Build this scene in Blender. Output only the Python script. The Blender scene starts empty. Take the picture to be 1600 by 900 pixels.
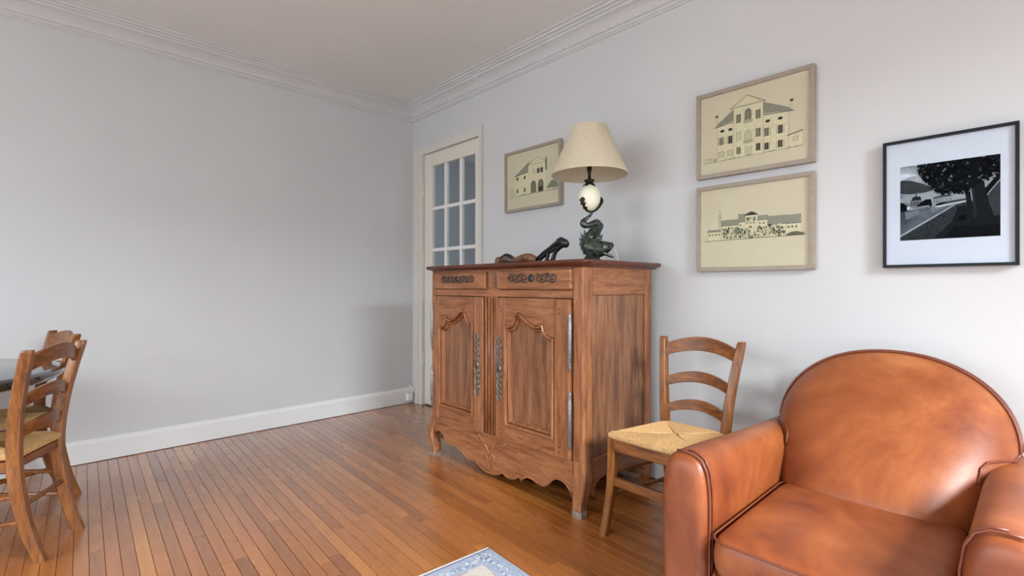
import bpy, bmesh, math, random
from mathutils import Vector, Matrix
random.seed(7)
PI = math.pi
S = bpy.context.scene
COL = S.collection

# ------------------------------------------------------------------ camera
cam_d = bpy.data.cameras.new('camera')
cam = bpy.data.objects.new('camera', cam_d)
COL.objects.link(cam)
cam_d.sensor_width = 36.0
cam_d.lens = 773.0 / 1600.0 * 36.0
cam_d.shift_y = -3.0 / 1600.0
cam_d.clip_start = 0.05
cam.location = (-2.51, -3.98, 1.08)
cam.rotation_euler = (PI / 2, 0, -math.atan2(0.6897, 0.7243))
S.camera = cam

# ------------------------------------------------------------------ world, daylight, exposure
w = bpy.data.worlds.new('sky')
S.world = w
w.use_nodes = True
bg = w.node_tree.nodes['Background']
bg.inputs['Color'].default_value = (0.80, 0.93, 1.0, 1)
bg.inputs['Strength'].default_value = 1.05

def area(name, loc, rot, sx, sy, power, color):
    d = bpy.data.lights.new(name, 'AREA')
    d.shape = 'RECTANGLE'
    d.size, d.size_y, d.energy, d.color = sx, sy, power, color
    o = bpy.data.objects.new(name, d)
    COL.objects.link(o)
    o.location, o.rotation_euler = loc, rot
    return o

DAY = (0.87, 0.95, 1.0)
# daylight outside the windows; only the first window is inferred, the rest are added fill
area('daylight_window_1', (-1.45, -7.1, 3.6), (math.radians(52), 0, 0), 2.6, 2.6, 630, DAY)
area('fill_light_2', (-3.85, -7.1, 3.6), (math.radians(52), 0, 0), 2.6, 2.6, 40, DAY)
area('fill_light_3', (-6.6, -3.9, 3.6), (math.radians(52), 0, -PI / 2), 2.6, 2.6, 150, DAY)
area('fill_light_4', (-6.6, -1.5, 2.75), (math.radians(64), 0, -PI / 2), 2.6, 2.2, 95, DAY)

vs = S.view_settings
vs.view_transform = 'Standard'
vs.look = 'None'
vs.exposure = 1.54
vs.gamma = 1.0
vs.use_curve_mapping = False


# ------------------------------------------------------------------ helpers
def lin(r, g, b):
    f = lambda c: (c / 255 / 12.92) if c / 255 <= 0.04045 else ((c / 255 + 0.055) / 1.055) ** 2.4
    return (f(r), f(g), f(b), 1)


class MB:
    def __init__(self):
        self.v, self.f = [], []

    def add(self, vs_, fs):
        n = len(self.v)
        self.v += [tuple(p) for p in vs_]
        self.f += [tuple(i + n for i in f) for f in fs]
        return self

    def box(self, x0, x1, y0, y1, z0, z1):
        x0, x1 = min(x0, x1), max(x0, x1)
        y0, y1 = min(y0, y1), max(y0, y1)
        z0, z1 = min(z0, z1), max(z0, z1)
        return self.add([(x0, y0, z0), (x1, y0, z0), (x1, y1, z0), (x0, y1, z0), (x0, y0, z1), (x1, y0, z1), (x1, y1, z1), (x0, y1, z1)],
                        [(0, 3, 2, 1), (4, 5, 6, 7), (0, 1, 5, 4), (1, 2, 6, 5), (2, 3, 7, 6), (3, 0, 4, 7)])

    def prism(self, pts, fn, a, b):
        """polygon pts (p,q) swept between depths a and b; fn(p,q,d) -> xyz"""
        n = len(pts)
        vs_ = [fn(p, q, a) for p, q in pts] + [fn(p, q, b) for p, q in pts]
        fs = [tuple(range(n))[::-1], tuple(range(n, 2 * n))]
        fs += [(i, (i + 1) % n, n + (i + 1) % n, n + i) for i in range(n)]
        return self.add(vs_, fs)

    def loft(self, rings, cap=True, closed=False):
        n = len(rings[0])
        vs_ = [p for r in rings for p in r]
        fs = []
        m = len(rings)
        for k in range(m if closed else m - 1):
            k2 = (k + 1) % m
            for i in range(n):
                j = (i + 1) % n
                fs.append((k * n + i, k * n + j, k2 * n + j, k2 * n + i))
        if cap and not closed:
            fs.append(tuple(range(n))[::-1])
            fs.append(tuple((m - 1) * n + i for i in range(n)))
        return self.add(vs_, fs)

    def tube(self, path, r, n=8, closed=False, flat=None):
        """round tube along path; r number or list; flat=(axis vector, factor) squashes the section"""
        path = [Vector(p) for p in path]
        m = len(path)
        rr = r if isinstance(r, (list, tuple)) else [r] * m
        rings, up = [], None
        for k in range(m):
            if closed:
                t = path[(k + 1) % m] - path[k - 1]
            else:
                t = path[min(k + 1, m - 1)] - path[max(k - 1, 0)]
            if t.length < 1e-9:
                t = Vector((0, 0, 1))
            t.normalize()
            if up is None:
                up = Vector((0, 0, 1)) if abs(t.z) < 0.9 else Vector((1, 0, 0))
            a = t.cross(up)
            if a.length < 1e-6:
                a = t.cross(Vector((0.3, 1, 0.2)))
            a.normalize()
            up = a.cross(t).normalized()
            ring = []
            for i in range(n):
                ang = 2 * PI * i / n
                d = a * math.cos(ang) * rr[k] + up * math.sin(ang) * rr[k]
                if flat:
                    ax = Vector(flat[0])
                    d = d - ax * d.dot(ax) * (1 - flat[1])
                ring.append(path[k] + d)
            rings.append(ring)
        return self.loft(rings, closed=closed)

    def lathe(self, prof, c=(0, 0, 0), n=24, axis='z'):
        rings = []
        for r, z in prof:
            ring = []
            for i in range(n):
                a = 2 * PI * i / n
                ring.append((c[0] + r * math.cos(a), c[1] + r * math.sin(a), c[2] + z))
            rings.append(ring)
        return self.loft(rings)

    def ball(self, c, rx, ry=None, rz=None, n=12, m=8):
        ry = rx if ry is None else ry
        rz = rx if rz is None else rz
        rings = []
        for k in range(m + 1):
            t = PI * (k + 0.02) / (m + 0.04)
            rings.append([(c[0] + rx * math.sin(t) * math.cos(2 * PI * i / n), c[1] + ry * math.sin(t) * math.sin(2 * PI * i / n), c[2] - rz * math.cos(t)) for i in range(n)])
        return self.loft(rings)

    def build(self, name, mat, parent=None, smooth=False, bevel=0, seg=2, sub=0, kind=None, label=None, loc=None, noshade=None):
        me = bpy.data.meshes.new(name)
        me.from_pydata(self.v, [], self.f)
        bm = bmesh.new()
        bm.from_mesh(me)
        bmesh.ops.recalc_face_normals(bm, faces=bm.faces)
        bm.to_mesh(me)
        bm.free()
        if smooth:
            me.polygons.foreach_set('use_smooth', [True] * len(me.polygons))
        me.materials.append(M[mat] if isinstance(mat, str) else mat)
        o = bpy.data.objects.new(name, me)
        COL.objects.link(o)
        o.parent = parent
        if loc:
            o.location = loc
        if sub:
            s = o.modifiers.new('subdivision', 'SUBSURF')
            s.levels = s.render_levels = sub
        if bevel:
            b = o.modifiers.new('bevel', 'BEVEL')
            b.width, b.segments, b.limit_method, b.angle_limit = bevel, seg, 'ANGLE', math.radians(40)
        if smooth == 'edge':
            try:
                me.set_sharp_from_angle(angle=math.radians(40))
            except Exception:
                pass
        if kind:
            o['kind'] = kind
        if label:
            o['label'] = label
        return o


def bx(name, mat, parent, *b, **k):
    return MB().box(*b).build(name, mat, parent, **k)


def thing(name, label, cat, loc=(0, 0, 0), rz=0, group=None):
    o = bpy.data.objects.new(name, None)
    o.empty_display_size = 0.1
    COL.objects.link(o)
    o.location = loc
    o.rotation_euler = (0, 0, rz)
    o['label'], o['category'] = label, cat
    if group:
        o['group'] = group
    return o


def tag(o, label, cat, group=None):
    o['label'], o['category'] = label, cat
    if group:
        o['group'] = group
    return o


def dup(root, loc, rz, label):
    r = root.copy()
    COL.objects.link(r)
    r.location, r.rotation_euler = loc, (0, 0, rz)
    r['label'] = label
    for ch in list(root.children):
        c = ch.copy()
        COL.objects.link(c)
        c.parent = r
        for g in ch.children:
            d = g.copy()
            COL.objects.link(d)
            d.parent = c
    return r


def spline(pts, n=8, closed=False):
    """Catmull-Rom through tuples"""
    out, m = [], len(pts)
    P = lambda i: pts[i % m] if closed else pts[max(0, min(m - 1, i))]
    for i in range(m if closed else m - 1):
        p0, p1, p2, p3 = P(i - 1), P(i), P(i + 1), P(i + 2)
        for k in range(n):
            t = k / n
            out.append(tuple(0.5 * (2 * b + (c - a) * t + (2 * a - 5 * b + 4 * c - d) * t * t + (3 * b - a - 3 * c + d) * t ** 3) for a, b, c, d in zip(p0, p1, p2, p3)))
    if not closed:
        out.append(tuple(pts[-1]))
    return out


# ------------------------------------------------------------------ materials
M = {}


def mat(name, color, rough=0.5, metal=0.0, spec=0.5, coat=0.0):
    m = bpy.data.materials.new(name)
    m.use_nodes = True
    b = m.node_tree.nodes['Principled BSDF']
    b.inputs['Base Color'].default_value = color
    b.inputs['Roughness'].default_value = rough
    b.inputs['Metallic'].default_value = metal
    b.inputs['Specular IOR Level'].default_value = spec
    b.inputs['Coat Weight'].default_value = coat
    M[name] = m
    return m, m.node_tree.nodes, m.node_tree.links, b


def coords(N, L, scale=(1, 1, 1), shift=True, which='Object'):
    tc = N.new('ShaderNodeTexCoord')
    mp = N.new('ShaderNodeMapping')
    mp.inputs['Scale'].default_value = scale
    L.new(tc.outputs[which], mp.inputs['Vector'])
    if shift:
        oi = N.new('ShaderNodeObjectInfo')
        mu = N.new('ShaderNodeMath')
        mu.operation = 'MULTIPLY'
        mu.inputs[1].default_value = 37.0
        L.new(oi.outputs['Random'], mu.inputs[0])
        L.new(mu.outputs[0], mp.inputs['Location'])
    return mp.outputs['Vector']


def noise(N, L, vec, scale, detail=4, rough=0.5, dist=0.0):
    t = N.new('ShaderNodeTexNoise')
    t.inputs['Scale'].default_value = scale
    t.inputs['Detail'].default_value = detail
    t.inputs['Roughness'].default_value = rough
    t.inputs['Distortion'].default_value = dist
    L.new(vec, t.inputs['Vector'])
    return t.outputs['Fac']


def ramp(N, L, fac, stops):
    r = N.new('ShaderNodeValToRGB')
    e = r.color_ramp.elements
    e[0].position, e[0].color = stops[0]
    e[1].position, e[1].color = stops[-1]
    for p, c in stops[1:-1]:
        x = e.new(p)
        x.color = c
    L.new(fac, r.inputs['Fac'])
    return r.outputs['Color']


def mixc(N, L, fac, a, b, mode='MIX'):
    m = N.new('ShaderNodeMix')
    m.data_type = 'RGBA'
    m.blend_type = mode
    for sock, val in ((m.inputs['Factor'], fac), (m.inputs[6], a), (m.inputs[7], b)):
        if isinstance(val, (int, float)):
            sock.default_value = val
        elif isinstance(val, tuple):
            sock.default_value = val
        else:
            L.new(val, sock)
    return m.outputs[2]


def bump(N, L, b, h, strength=0.3, dist=0.002):
    n = N.new('ShaderNodeBump')
    n.inputs['Strength'].default_value = strength
    n.inputs['Distance'].default_value = dist
    L.new(h, n.inputs['Height'])
    L.new(n.outputs['Normal'], b.inputs['Normal'])


def paint(name, c, rough=0.6, var=0.03):
    m, N, L, b = mat(name, c, rough, spec=0.3)
    v = coords(N, L, shift=False)
    f = noise(N, L, v, 1.3, 3)
    lo = tuple(x * (1 - var) for x in c[:3]) + (1,)
    hi = tuple(min(1, x * (1 + var)) for x in c[:3]) + (1,)
    L.new(ramp(N, L, f, [(0.3, lo), (0.7, hi)]), b.inputs['Base Color'])
    bump(N, L, b, noise(N, L, v, 90, 3), 0.06, 0.001)


def wood(name, dark, mid, light, scale, rough=0.35, coat=0.15, spec=0.4, rnd=0.25, big=1.0):
    """scale stretches the grain: small value along the grain"""
    m, N, L, b = mat(name, mid, rough, spec=spec, coat=coat)
    b.inputs['Coat Roughness'].default_value = 0.3
    v = coords(N, L, scale)
    n1 = noise(N, L, v, 5.0, 6, 0.6, 0.6)
    n2 = noise(N, L, v, 26.0, 3, 0.6, 0.2)
    c1 = ramp(N, L, n1, [(0.30, dark), (0.5, mid), (0.72, light)])
    c2 = ramp(N, L, n2, [(0.35, (0.62, 0.56, 0.52, 1)), (0.6, (1, 1, 1, 1))])
    c = mixc(N, L, 0.75, c1, c2, 'MULTIPLY')
    vb = coords(N, L, (1, 1, 1))
    n3 = noise(N, L, vb, 2.2 * big, 2)
    c = mixc(N, L, 0.6, c, ramp(N, L, n3, [(0.3, (0.78, 0.74, 0.72, 1)), (0.65, (1.0, 1.0, 1.0, 1))]), 'MULTIPLY')
    oi = N.new('ShaderNodeObjectInfo')
    tone = ramp(N, L, oi.outputs['Random'], [(0.0, (1 - rnd, 1 - rnd * 1.1, 1 - rnd * 1.2, 1)), (1.0, (1, 1, 1, 1))])
    c = mixc(N, L, 1.0, c, tone, 'MULTIPLY')
    L.new(c, b.inputs['Base Color'])
    bump(N, L, b, n2, 0.12, 0.001)
    return m


paint('wall_paint', lin(204, 203, 203))
paint('ceiling_paint', lin(222, 220, 216))
paint('cornice_paint', lin(204, 204, 204))
paint('trim_paint', lin(226, 224, 223), 0.45)
paint('door_paint', lin(222, 215, 202), 0.4)
paint('casing_paint', lin(212, 207, 199), 0.45)
paint('hall_paint', lin(184, 186, 188))
paint('white_plastic', lin(232, 230, 224), 0.35)
mat('dark_gap', lin(38, 24, 16), 0.8)

BD, BM_, BL = lin(122, 74, 44), lin(164, 106, 68), lin(188, 130, 88)
wood('oak_v', BD, BM_, BL, (9, 9, 0.9), rnd=0.14)
wood('oak_h', BD, BM_, BL, (9, 0.9, 9), rnd=0.14)
wood('oak_d', BD, BM_, BL, (0.9, 9, 9), rnd=0.14)
wood('oak_panel', lin(106, 68, 46), lin(146, 98, 68), lin(176, 126, 90), (7, 7, 0.6), rnd=0.12)
wood('oak_top', lin(74, 36, 24), lin(108, 56, 38), lin(132, 72, 50), (9, 0.9, 9), rough=0.3, coat=0.3)
wood('chair_wood', lin(92, 50, 18), lin(140, 84, 36), lin(168, 108, 52), (12, 12, 1.2), rnd=0.1)
wood('chair_wood_h', lin(92, 50, 18), lin(134, 80, 36), lin(162, 104, 52), (1.2, 12, 12), rnd=0.1)
wood('worn_foot', lin(120, 100, 86), lin(160, 140, 124), lin(180, 165, 150), (12, 12, 3))


def floor_mat(name, island):
    m, N, L, b = mat(name, lin(180, 105, 45), 0.24, spec=0.6, coat=1.0)
    b.inputs['Coat Roughness'].default_value = 0.26
    b.inputs['Coat IOR'].default_value = 1.6
    v = coords(N, L, (14, 1.0, 14), which='Object')
    if island:
        g = N.new('ShaderNodeNewGeometry')
        rnd = g.outputs['Random Per Island']
    else:
        rnd = N.new('ShaderNodeObjectInfo').outputs['Random']
    base = ramp(N, L, rnd, [(0.0, lin(134, 76, 30)), (0.25, lin(158, 94, 38)), (0.5, lin(168, 102, 42)), (0.75, lin(164, 98, 46)), (1.0, lin(186, 120, 56))])
    n1 = noise(N, L, v, 3.0, 4, 0.6, 0.0)
    c = mixc(N, L, 0.5, base, ramp(N, L, n1, [(0.3, (0.70, 0.62, 0.55, 1)), (0.65, (1.05, 1.03, 1.0, 1))]), 'MULTIPLY')
    L.new(c, b.inputs['Base Color'])
    vw = coords(N, L, (1, 1, 1))
    r = N.new('ShaderNodeMapRange')
    r.inputs['To Min'].default_value, r.inputs['To Max'].default_value = 0.22, 0.32
    L.new(noise(N, L, vw, 3, 2), r.inputs['Value'])
    L.new(r.outputs['Result'], b.inputs['Roughness'])


floor_mat('parquet', False)
floor_mat('parquet_field', True)


def leather():
    m, N, L, b = mat('leather', lin(186, 92, 44), 0.34, spec=0.5)
    v = coords(N, L, (1, 1, 1))
    n1 = noise(N, L, v, 3.0, 6, 0.62, 0.7)
    c = ramp(N, L, n1, [(0.24, lin(96, 40, 20)), (0.42, lin(130, 64, 32)), (0.56, lin(150, 80, 40)), (0.76, lin(178, 108, 62))])
    n2 = noise(N, L, v, 18, 5, 0.65)
    c = mixc(N, L, 0.45, c, ramp(N, L, n2, [(0.32, (0.74, 0.66, 0.6, 1)), (0.6, (1, 1, 1, 1))]), 'MULTIPLY')
    n4 = noise(N, L, v, 55, 6, 0.7, 1.5)
    sc = ramp(N, L, n4, [(0.66, (0, 0, 0, 1)), (0.78, (1, 1, 1, 1))])
    c = mixc(N, L, mixc(N, L, 1.0, sc, (0.35, 0.35, 0.35, 1), 'MULTIPLY'), c, lin(214, 150, 100))
    L.new(c, b.inputs['Base Color'])
    r = N.new('ShaderNodeMapRange')
    r.inputs['To Min'].default_value, r.inputs['To Max'].default_value = 0.34, 0.52
    L.new(n2, r.inputs['Value'])
    L.new(r.outputs['Result'], b.inputs['Roughness'])
    vo = N.new('ShaderNodeTexVoronoi')
    vo.feature = 'DISTANCE_TO_EDGE'
    vo.inputs['Scale'].default_value = 60
    L.new(v, vo.inputs['Vector'])
    mr = N.new('ShaderNodeMapRange')
    mr.inputs['From Max'].default_value = 0.06
    L.new(vo.outputs['Distance'], mr.inputs['Value'])
    bump(N, L, b, mr.outputs['Result'], 0.10, 0.001)


leather()
mat('leather_piping', lin(112, 54, 32), 0.4)
mat('leather_base', lin(120, 48, 24), 0.45)


def simple(name, c1, c2, scale, rough, metal=0.0, bs=0.2, bd=0.002, spec=0.5, lo=0.35, hi=0.65):
    m, N, L, b = mat(name, c1, rough, metal, spec)
    v = coords(N, L, shift=False)
    f = noise(N, L, v, scale, 5, 0.6)
    L.new(ramp(N, L, f, [(lo, c1), (hi, c2)]), b.inputs['Base Color'])
    if bs:
        bump(N, L, b, f, bs, bd)


simple('rush', lin(176, 134, 86), lin(200, 160, 108), 90, 0.8)
simple('rush_cord', lin(192, 154, 104), lin(216, 184, 136), 60, 0.7)
simple('steel', lin(104, 102, 102), lin(158, 156, 156), 120, 0.42, 0.8)
simple('iron', lin(48, 44, 46), lin(110, 104, 102), 160, 0.45, 0.7)
simple('bronze', lin(36, 42, 38), lin(96, 102, 92), 45, 0.32, 0.65, 0.5, 0.004)
simple('dark_bronze', lin(24, 20, 18), lin(52, 44, 38), 60, 0.42, 0.5)
simple('egg', lin(238, 232, 206), lin(244, 238, 216), 25, 0.3, 0, 0.05)
simple('shade_cloth', lin(202, 188, 162), lin(208, 195, 170), 40, 0.8, 0, 0.1)
simple('frame_wood', lin(150, 137, 123), lin(160, 147, 132), 30, 0.5)
simple('frame_black', lin(9, 11, 17), lin(16, 18, 26), 30, 0.45, spec=0.3)
simple('paper', lin(198, 189, 162), lin(204, 196, 170), 6, 0.85, 0, 0)
simple('mat_board', lin(190, 198, 213), lin(195, 203, 217), 8, 0.85, 0, 0)
simple('table_black', lin(30, 32, 36), lin(40, 42, 48), 8, 0.10, 0, 0, spec=0.9)
M['table_black'].node_tree.nodes['Principled BSDF'].inputs['Coat Weight'].default_value = 0.4
simple('ebony', lin(14, 13, 14), lin(34, 31, 31), 40, 0.3)
simple('brown_carving', lin(96, 60, 40), lin(140, 94, 66), 30, 0.4)
simple('grey_carving', lin(62, 52, 46), lin(98, 80, 66), 30, 0.4)
simple('wool_edge', lin(196, 186, 178), lin(212, 204, 198), 200, 0.95)
simple('wool_dark', lin(66, 68, 96), lin(92, 94, 122), 200, 0.95)
simple('wool_white', lin(168, 178, 192), lin(194, 199, 206), 180, 0.95)
simple('wool_cream', lin(177, 166, 154), lin(196, 187, 175), 180, 0.95)
simple('wool_red', lin(137, 61, 72), lin(163, 89, 96), 180, 0.95)
simple('wool_teal', lin(103, 125, 144), lin(129, 147, 163), 180, 0.95)
simple('wool_grey', lin(144, 141, 135), lin(161, 158, 151), 180, 0.95)
simple('rug_blue', lin(132, 139, 156), lin(166, 172, 187), 140, 0.95, 0, 0.5, 0.003)
# inks of the framed prints
for nm, c in dict(ink_dark=(62, 62, 54), ink_mid=(112, 110, 94), ink_roof=(136, 134, 120), ink_wash=(182, 176, 148), ink_pale=(200, 193, 162), ink_green=(120, 128, 108)).items():
    simple(nm, lin(*c), lin(*[min(255, int(x * 1.1)) for x in c]), 180, 0.9, 0, 0, spec=0.1)
for k in (12, 24, 38, 56, 78, 104, 132, 165, 205):
    g_ = k * (0.45 + 0.4 * (k / 205))
    simple('tone_%d' % k, lin(g_, g_ * 1.06 + 2, g_ * 1.1 + 5), lin(g_ * 1.15, g_ * 1.2 + 2, g_ * 1.25 + 5), 60, 0.8, 0, 0, spec=0.05)
simple('tone_sky', lin(52, 60, 70), lin(158, 166, 174), 9, 0.8, 0, 0, spec=0.05, lo=0.38, hi=0.62)
simple('tone_ground', lin(14, 18, 23), lin(84, 90, 96), 420, 0.8, 0, 0, spec=0.05, lo=0.42, hi=0.8)
simple('tone_path', lin(9, 12, 16), lin(40, 46, 52), 300, 0.8, 0, 0, spec=0.05, lo=0.4, hi=0.75)
simple('tone_water', lin(42, 50, 58), lin(92, 100, 110), 10, 0.8, 0, 0, spec=0.05)


def glass(name, tint, gloss, rough=0.02):
    m = bpy.data.materials.new(name)
    m.use_nodes = True
    N, L = m.node_tree.nodes, m.node_tree.links
    N.clear()
    out = N.new('ShaderNodeOutputMaterial')
    tr = N.new('ShaderNodeBsdfTransparent')
    tr.inputs['Color'].default_value = tint
    gl = N.new('ShaderNodeBsdfGlossy')
    gl.inputs['Roughness'].default_value = rough
    lw = N.new('ShaderNodeLayerWeight')
    lw.inputs['Blend'].default_value = 0.5
    pw = N.new('ShaderNodeMath')
    pw.operation = 'POWER'
    pw.inputs[1].default_value = 5.0
    L.new(lw.outputs['Facing'], pw.inputs[0])
    fr = N.new('ShaderNodeMath')
    fr.operation = 'MULTIPLY_ADD'
    fr.inputs[1].default_value, fr.inputs[2].default_value = gloss * 16, gloss
    L.new(pw.outputs[0], fr.inputs[0])
    mx = N.new('ShaderNodeMixShader')
    L.new(fr.outputs[0], mx.inputs[0])
    L.new(tr.outputs[0], mx.inputs[1])
    L.new(gl.outputs[0], mx.inputs[2])
    L.new(mx.outputs[0], out.inputs['Surface'])
    M[name] = m


glass('picture_glass', (0.99, 0.99, 0.985, 1), 0.0002)
glass('door_glass', (0.93, 0.95, 0.97, 1), 0.035)
glass('window_glass', (0.99, 0.995, 1, 1), 0.03)

# ------------------------------------------------------------------ the room (right wall x=0, back wall y=0)
XL, YF, HC = -4.9, -5.4, 2.72     # far side wall, window wall, ceiling height
PW = 0.048                        # parquet strip width


def struct(o):
    o['kind'] = 'structure'
    return o


floor = struct(bx('floor', 'dark_gap', None, XL - 0.1, 0.12, YF - 0.1, 0.1, -0.12, -0.006))
plank_meshes = {}


def plank_verts(length):
    g, c = 0.0008, 0.0007
    x1, y1 = PW / 2 - g, length / 2 - 0.0004
    mb = MB()
    lo = [(-x1, -y1, -0.012), (x1, -y1, -0.012), (x1, y1, -0.012), (-x1, y1, -0.012)]
    md = [(p[0], p[1], -c) for p in lo]
    up = [(-x1 + c, -y1, 0), (x1 - c, -y1, 0), (x1 - c, y1, 0), (-x1 + c, y1, 0)]
    mb.loft([lo, md, up])
    return mb


LENS = [0.6, 0.75, 0.9, 1.05, 1.25, 1.45]
field = MB()
n_planks = 0
PA = math.radians(2.67)                   # the strips run slightly askew to the wall
sn, cn = math.sin(PA), math.cos(PA)
sx_ = 0.264
while sx_ > XL - 0.3:
    t_hi = min((0.05 - cn * sx_) / sn, (0.03 + sn * sx_) / cn)
    t_lo = max((XL - 0.05 - cn * sx_) / sn, (YF - 0.04 + sn * sx_) / cn)
    tt = t_hi + random.uniform(0, 0.5)
    while tt > t_lo:
        ln = random.choice(LENS)
        a_, b_ = min(tt, t_hi), max(tt - ln, t_lo)
        tt -= ln
        if a_ - b_ < 0.05:
            continue
        tm = (a_ + b_) / 2
        px_, py_ = cn * sx_ + sn * tm, -sn * sx_ + cn * tm
        if px_ > -2.85 and a_ > -3.0 and n_planks < 298:
            l2 = round(a_ - b_, 3)
            if l2 not in plank_meshes:
                o = plank_verts(l2).build('plank', 'parquet', floor)
                plank_meshes[l2] = o.data
            else:
                o = bpy.data.objects.new('plank', plank_meshes[l2])
                COL.objects.link(o)
                o.parent = floor
            o.location = (px_, py_, random.uniform(-0.0001, 0.0001))
            o.rotation_euler = (0, 0, -PA)
            n_planks += 1
        else:
            q = plank_verts(a_ - b_)
            field.add([(u * cn + v * sn + px_, -u * sn + v * cn + py_, w_) for u, v, w_ in q.v], q.f)
    sx_ -= PW
field.build('plank_field', 'parquet_field', floor, kind='stuff')

struct(bx('wall_back', 'wall_paint', None, XL - 0.1, 0.12, 0.0, 0.12, -0.12, HC + 0.1))
SW = [(-4.8, -3.0), (-2.4, -0.6)]           # side wall openings, added to let in fill light
wl = MB()
for a, b_ in ((YF - 0.1, -4.8), (-3.0, -2.4), (-0.6, 0.0)):
    wl.box(XL - 0.14, XL, a, b_, -0.12, HC + 0.1)
for a, b_ in SW:
    wl.box(XL - 0.14, XL, a, b_, -0.12, 0.06)
    wl.box(XL - 0.14, XL, a, b_, 2.35, HC + 0.1)
struct(wl.build('wall_left', 'wall_paint'))
for k, (a, b_) in enumerate(SW):
    m_ = (a + b_) / 2
    f = MB()
    for p in ((a, a + 0.06), (b_ - 0.06, b_), (m_ - 0.04, m_ + 0.04)):
        f.box(XL - 0.10, XL - 0.05, p[0], p[1], 0.06, 2.35)
    f.box(XL - 0.10, XL - 0.05, a, b_, 0.06, 0.14)
    f.box(XL - 0.10, XL - 0.05, a, b_, 2.27, 2.35)
    wo = struct(f.build('window_%d' % (k + 3), 'trim_paint'))  # unseen side window, made up to carry the fill light
    for p0, p1 in ((a + 0.06, m_ - 0.04), (m_ + 0.04, b_ - 0.06)):
        bx('pane', 'window_glass', wo, XL - 0.078, XL - 0.074, p0, p1, 0.14, 2.27)
struct(bx('ceiling', 'ceiling_paint', None, XL - 0.1, 0.12, YF - 0.1, 0.1, HC, HC + 0.12))
DY0, DY1, DZ = -0.135, -0.985, 2.285       # door opening
wr = MB()
wr.box(0, 0.12, YF - 0.1, DY1, -0.12, HC + 0.1)
wr.box(0, 0.12, DY1, DY0, DZ, HC + 0.1)
wr.box(0, 0.12, DY0, 0.0, -0.12, HC + 0.1)
struct(wr.build('wall_right', 'wall_paint'))
wf = MB()
WINS = [(-2.15, -0.75), (-4.55, -3.15)]  # second opening is added for fill light
WZ0, WZ1 = 0.06, 2.35
xs = [XL - 0.1, -4.55, -3.15, -2.15, -0.75, 0.12]
for i in (0, 2, 4):
    wf.box(xs[i], xs[i + 1], YF - 0.14, YF, -0.12, HC + 0.1)
for a, b_ in WINS:
    wf.box(a, b_, YF - 0.14, YF, -0.12, WZ0)
    wf.box(a, b_, YF - 0.14, YF, WZ1, HC + 0.1)
struct(wf.build('wall_front', 'wall_paint'))
for k, (a, b_) in enumerate(WINS):
    m_ = (a + b_) / 2
    f = MB()
    for p in ((a, a + 0.06), (b_ - 0.06, b_), (m_ - 0.04, m_ + 0.04)):
        f.box(p[0], p[1], YF - 0.10, YF - 0.05, WZ0, WZ1)
    f.box(a, b_, YF - 0.10, YF - 0.05, WZ0, WZ0 + 0.07)
    f.box(a, b_, YF - 0.10, YF - 0.05, WZ1 - 0.07, WZ1)
    wo = struct(f.build('window_%d' % (k + 1), 'trim_paint'))  # first is inferred from the shadows, second made up for fill
    for p0, p1 in ((a + 0.06, m_ - 0.04), (m_ + 0.04, b_ - 0.06)):
        bx('pane', 'window_glass', wo, p0, p1, YF - 0.078, YF - 0.074, WZ0 + 0.07, WZ1 - 0.07)
    bx('window_sill', 'trim_paint', wo, a - 0.03, b_ + 0.03, YF - 0.05, YF + 0.05, WZ0 - 0.03, WZ0, bevel=0.005)

# skirting
BBP = [(0, 0.004), (0.018, 0.004), (0.018, 0.118), (0.012, 0.128), (0.010, 0.134), (0, 0.142)]
struct(MB().prism(BBP, lambda p, q, d: (d, -p, q), XL, 0.0).build('baseboard_back', 'trim_paint'))
struct(MB().prism(BBP, lambda p, q, d: (-p, d, q), YF, -1.03).build('baseboard_right', 'trim_paint'))
struct(MB().prism(BBP, lambda p, q, d: (XL + p, d, q), YF, 0.0).build('baseboard_left', 'trim_paint'))
struct(MB().prism(BBP, lambda p, q, d: (d, YF + p, q), XL, 0.0).build('baseboard_front', 'trim_paint'))
# cornice
CP = [(0, 2.600), (0.010, 2.600), (0.014, 2.607), (0.024, 2.610), (0.026, 2.622), (0.040, 2.626), (0.048, 2.640), (0.064, 2.657), (0.084, 2.670),
      (0.104, 2.677), (0.110, 2.678), (0.112, 2.690), (0.128, 2.692), (0.130, 2.700), (0.150, 2.703), (0.154, 2.712), (0.172, 2.714), (0.174, 2.72), (0, 2.72)]
struct(MB().prism(CP, lambda p, q, d: (d, -p, q), XL, 0.0).build('trim_1', 'cornice_paint'))
t2 = struct(MB().prism(CP, lambda p, q, d: (-p, d, q), YF, 0.0).build('trim_2', 'cornice_paint'))
struct(MB().prism(CP, lambda p, q, d: (XL + p, d, q), YF, 0.0).build('trim_3', 'cornice_paint'))
orn = MB()
yy = -0.25
while yy > YF + 0.1:
    orn.ball((-0.036, yy, 2.636), 0.012, 0.020, 0.012, 6, 4)
    orn.ball((-0.093, yy - 0.03, 2.678), 0.018, 0.016, 0.006, 6, 4)
    yy -= 0.06
orn.build('leaf_moulding', 'cornice_paint', t2, smooth=True, kind='stuff')

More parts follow.
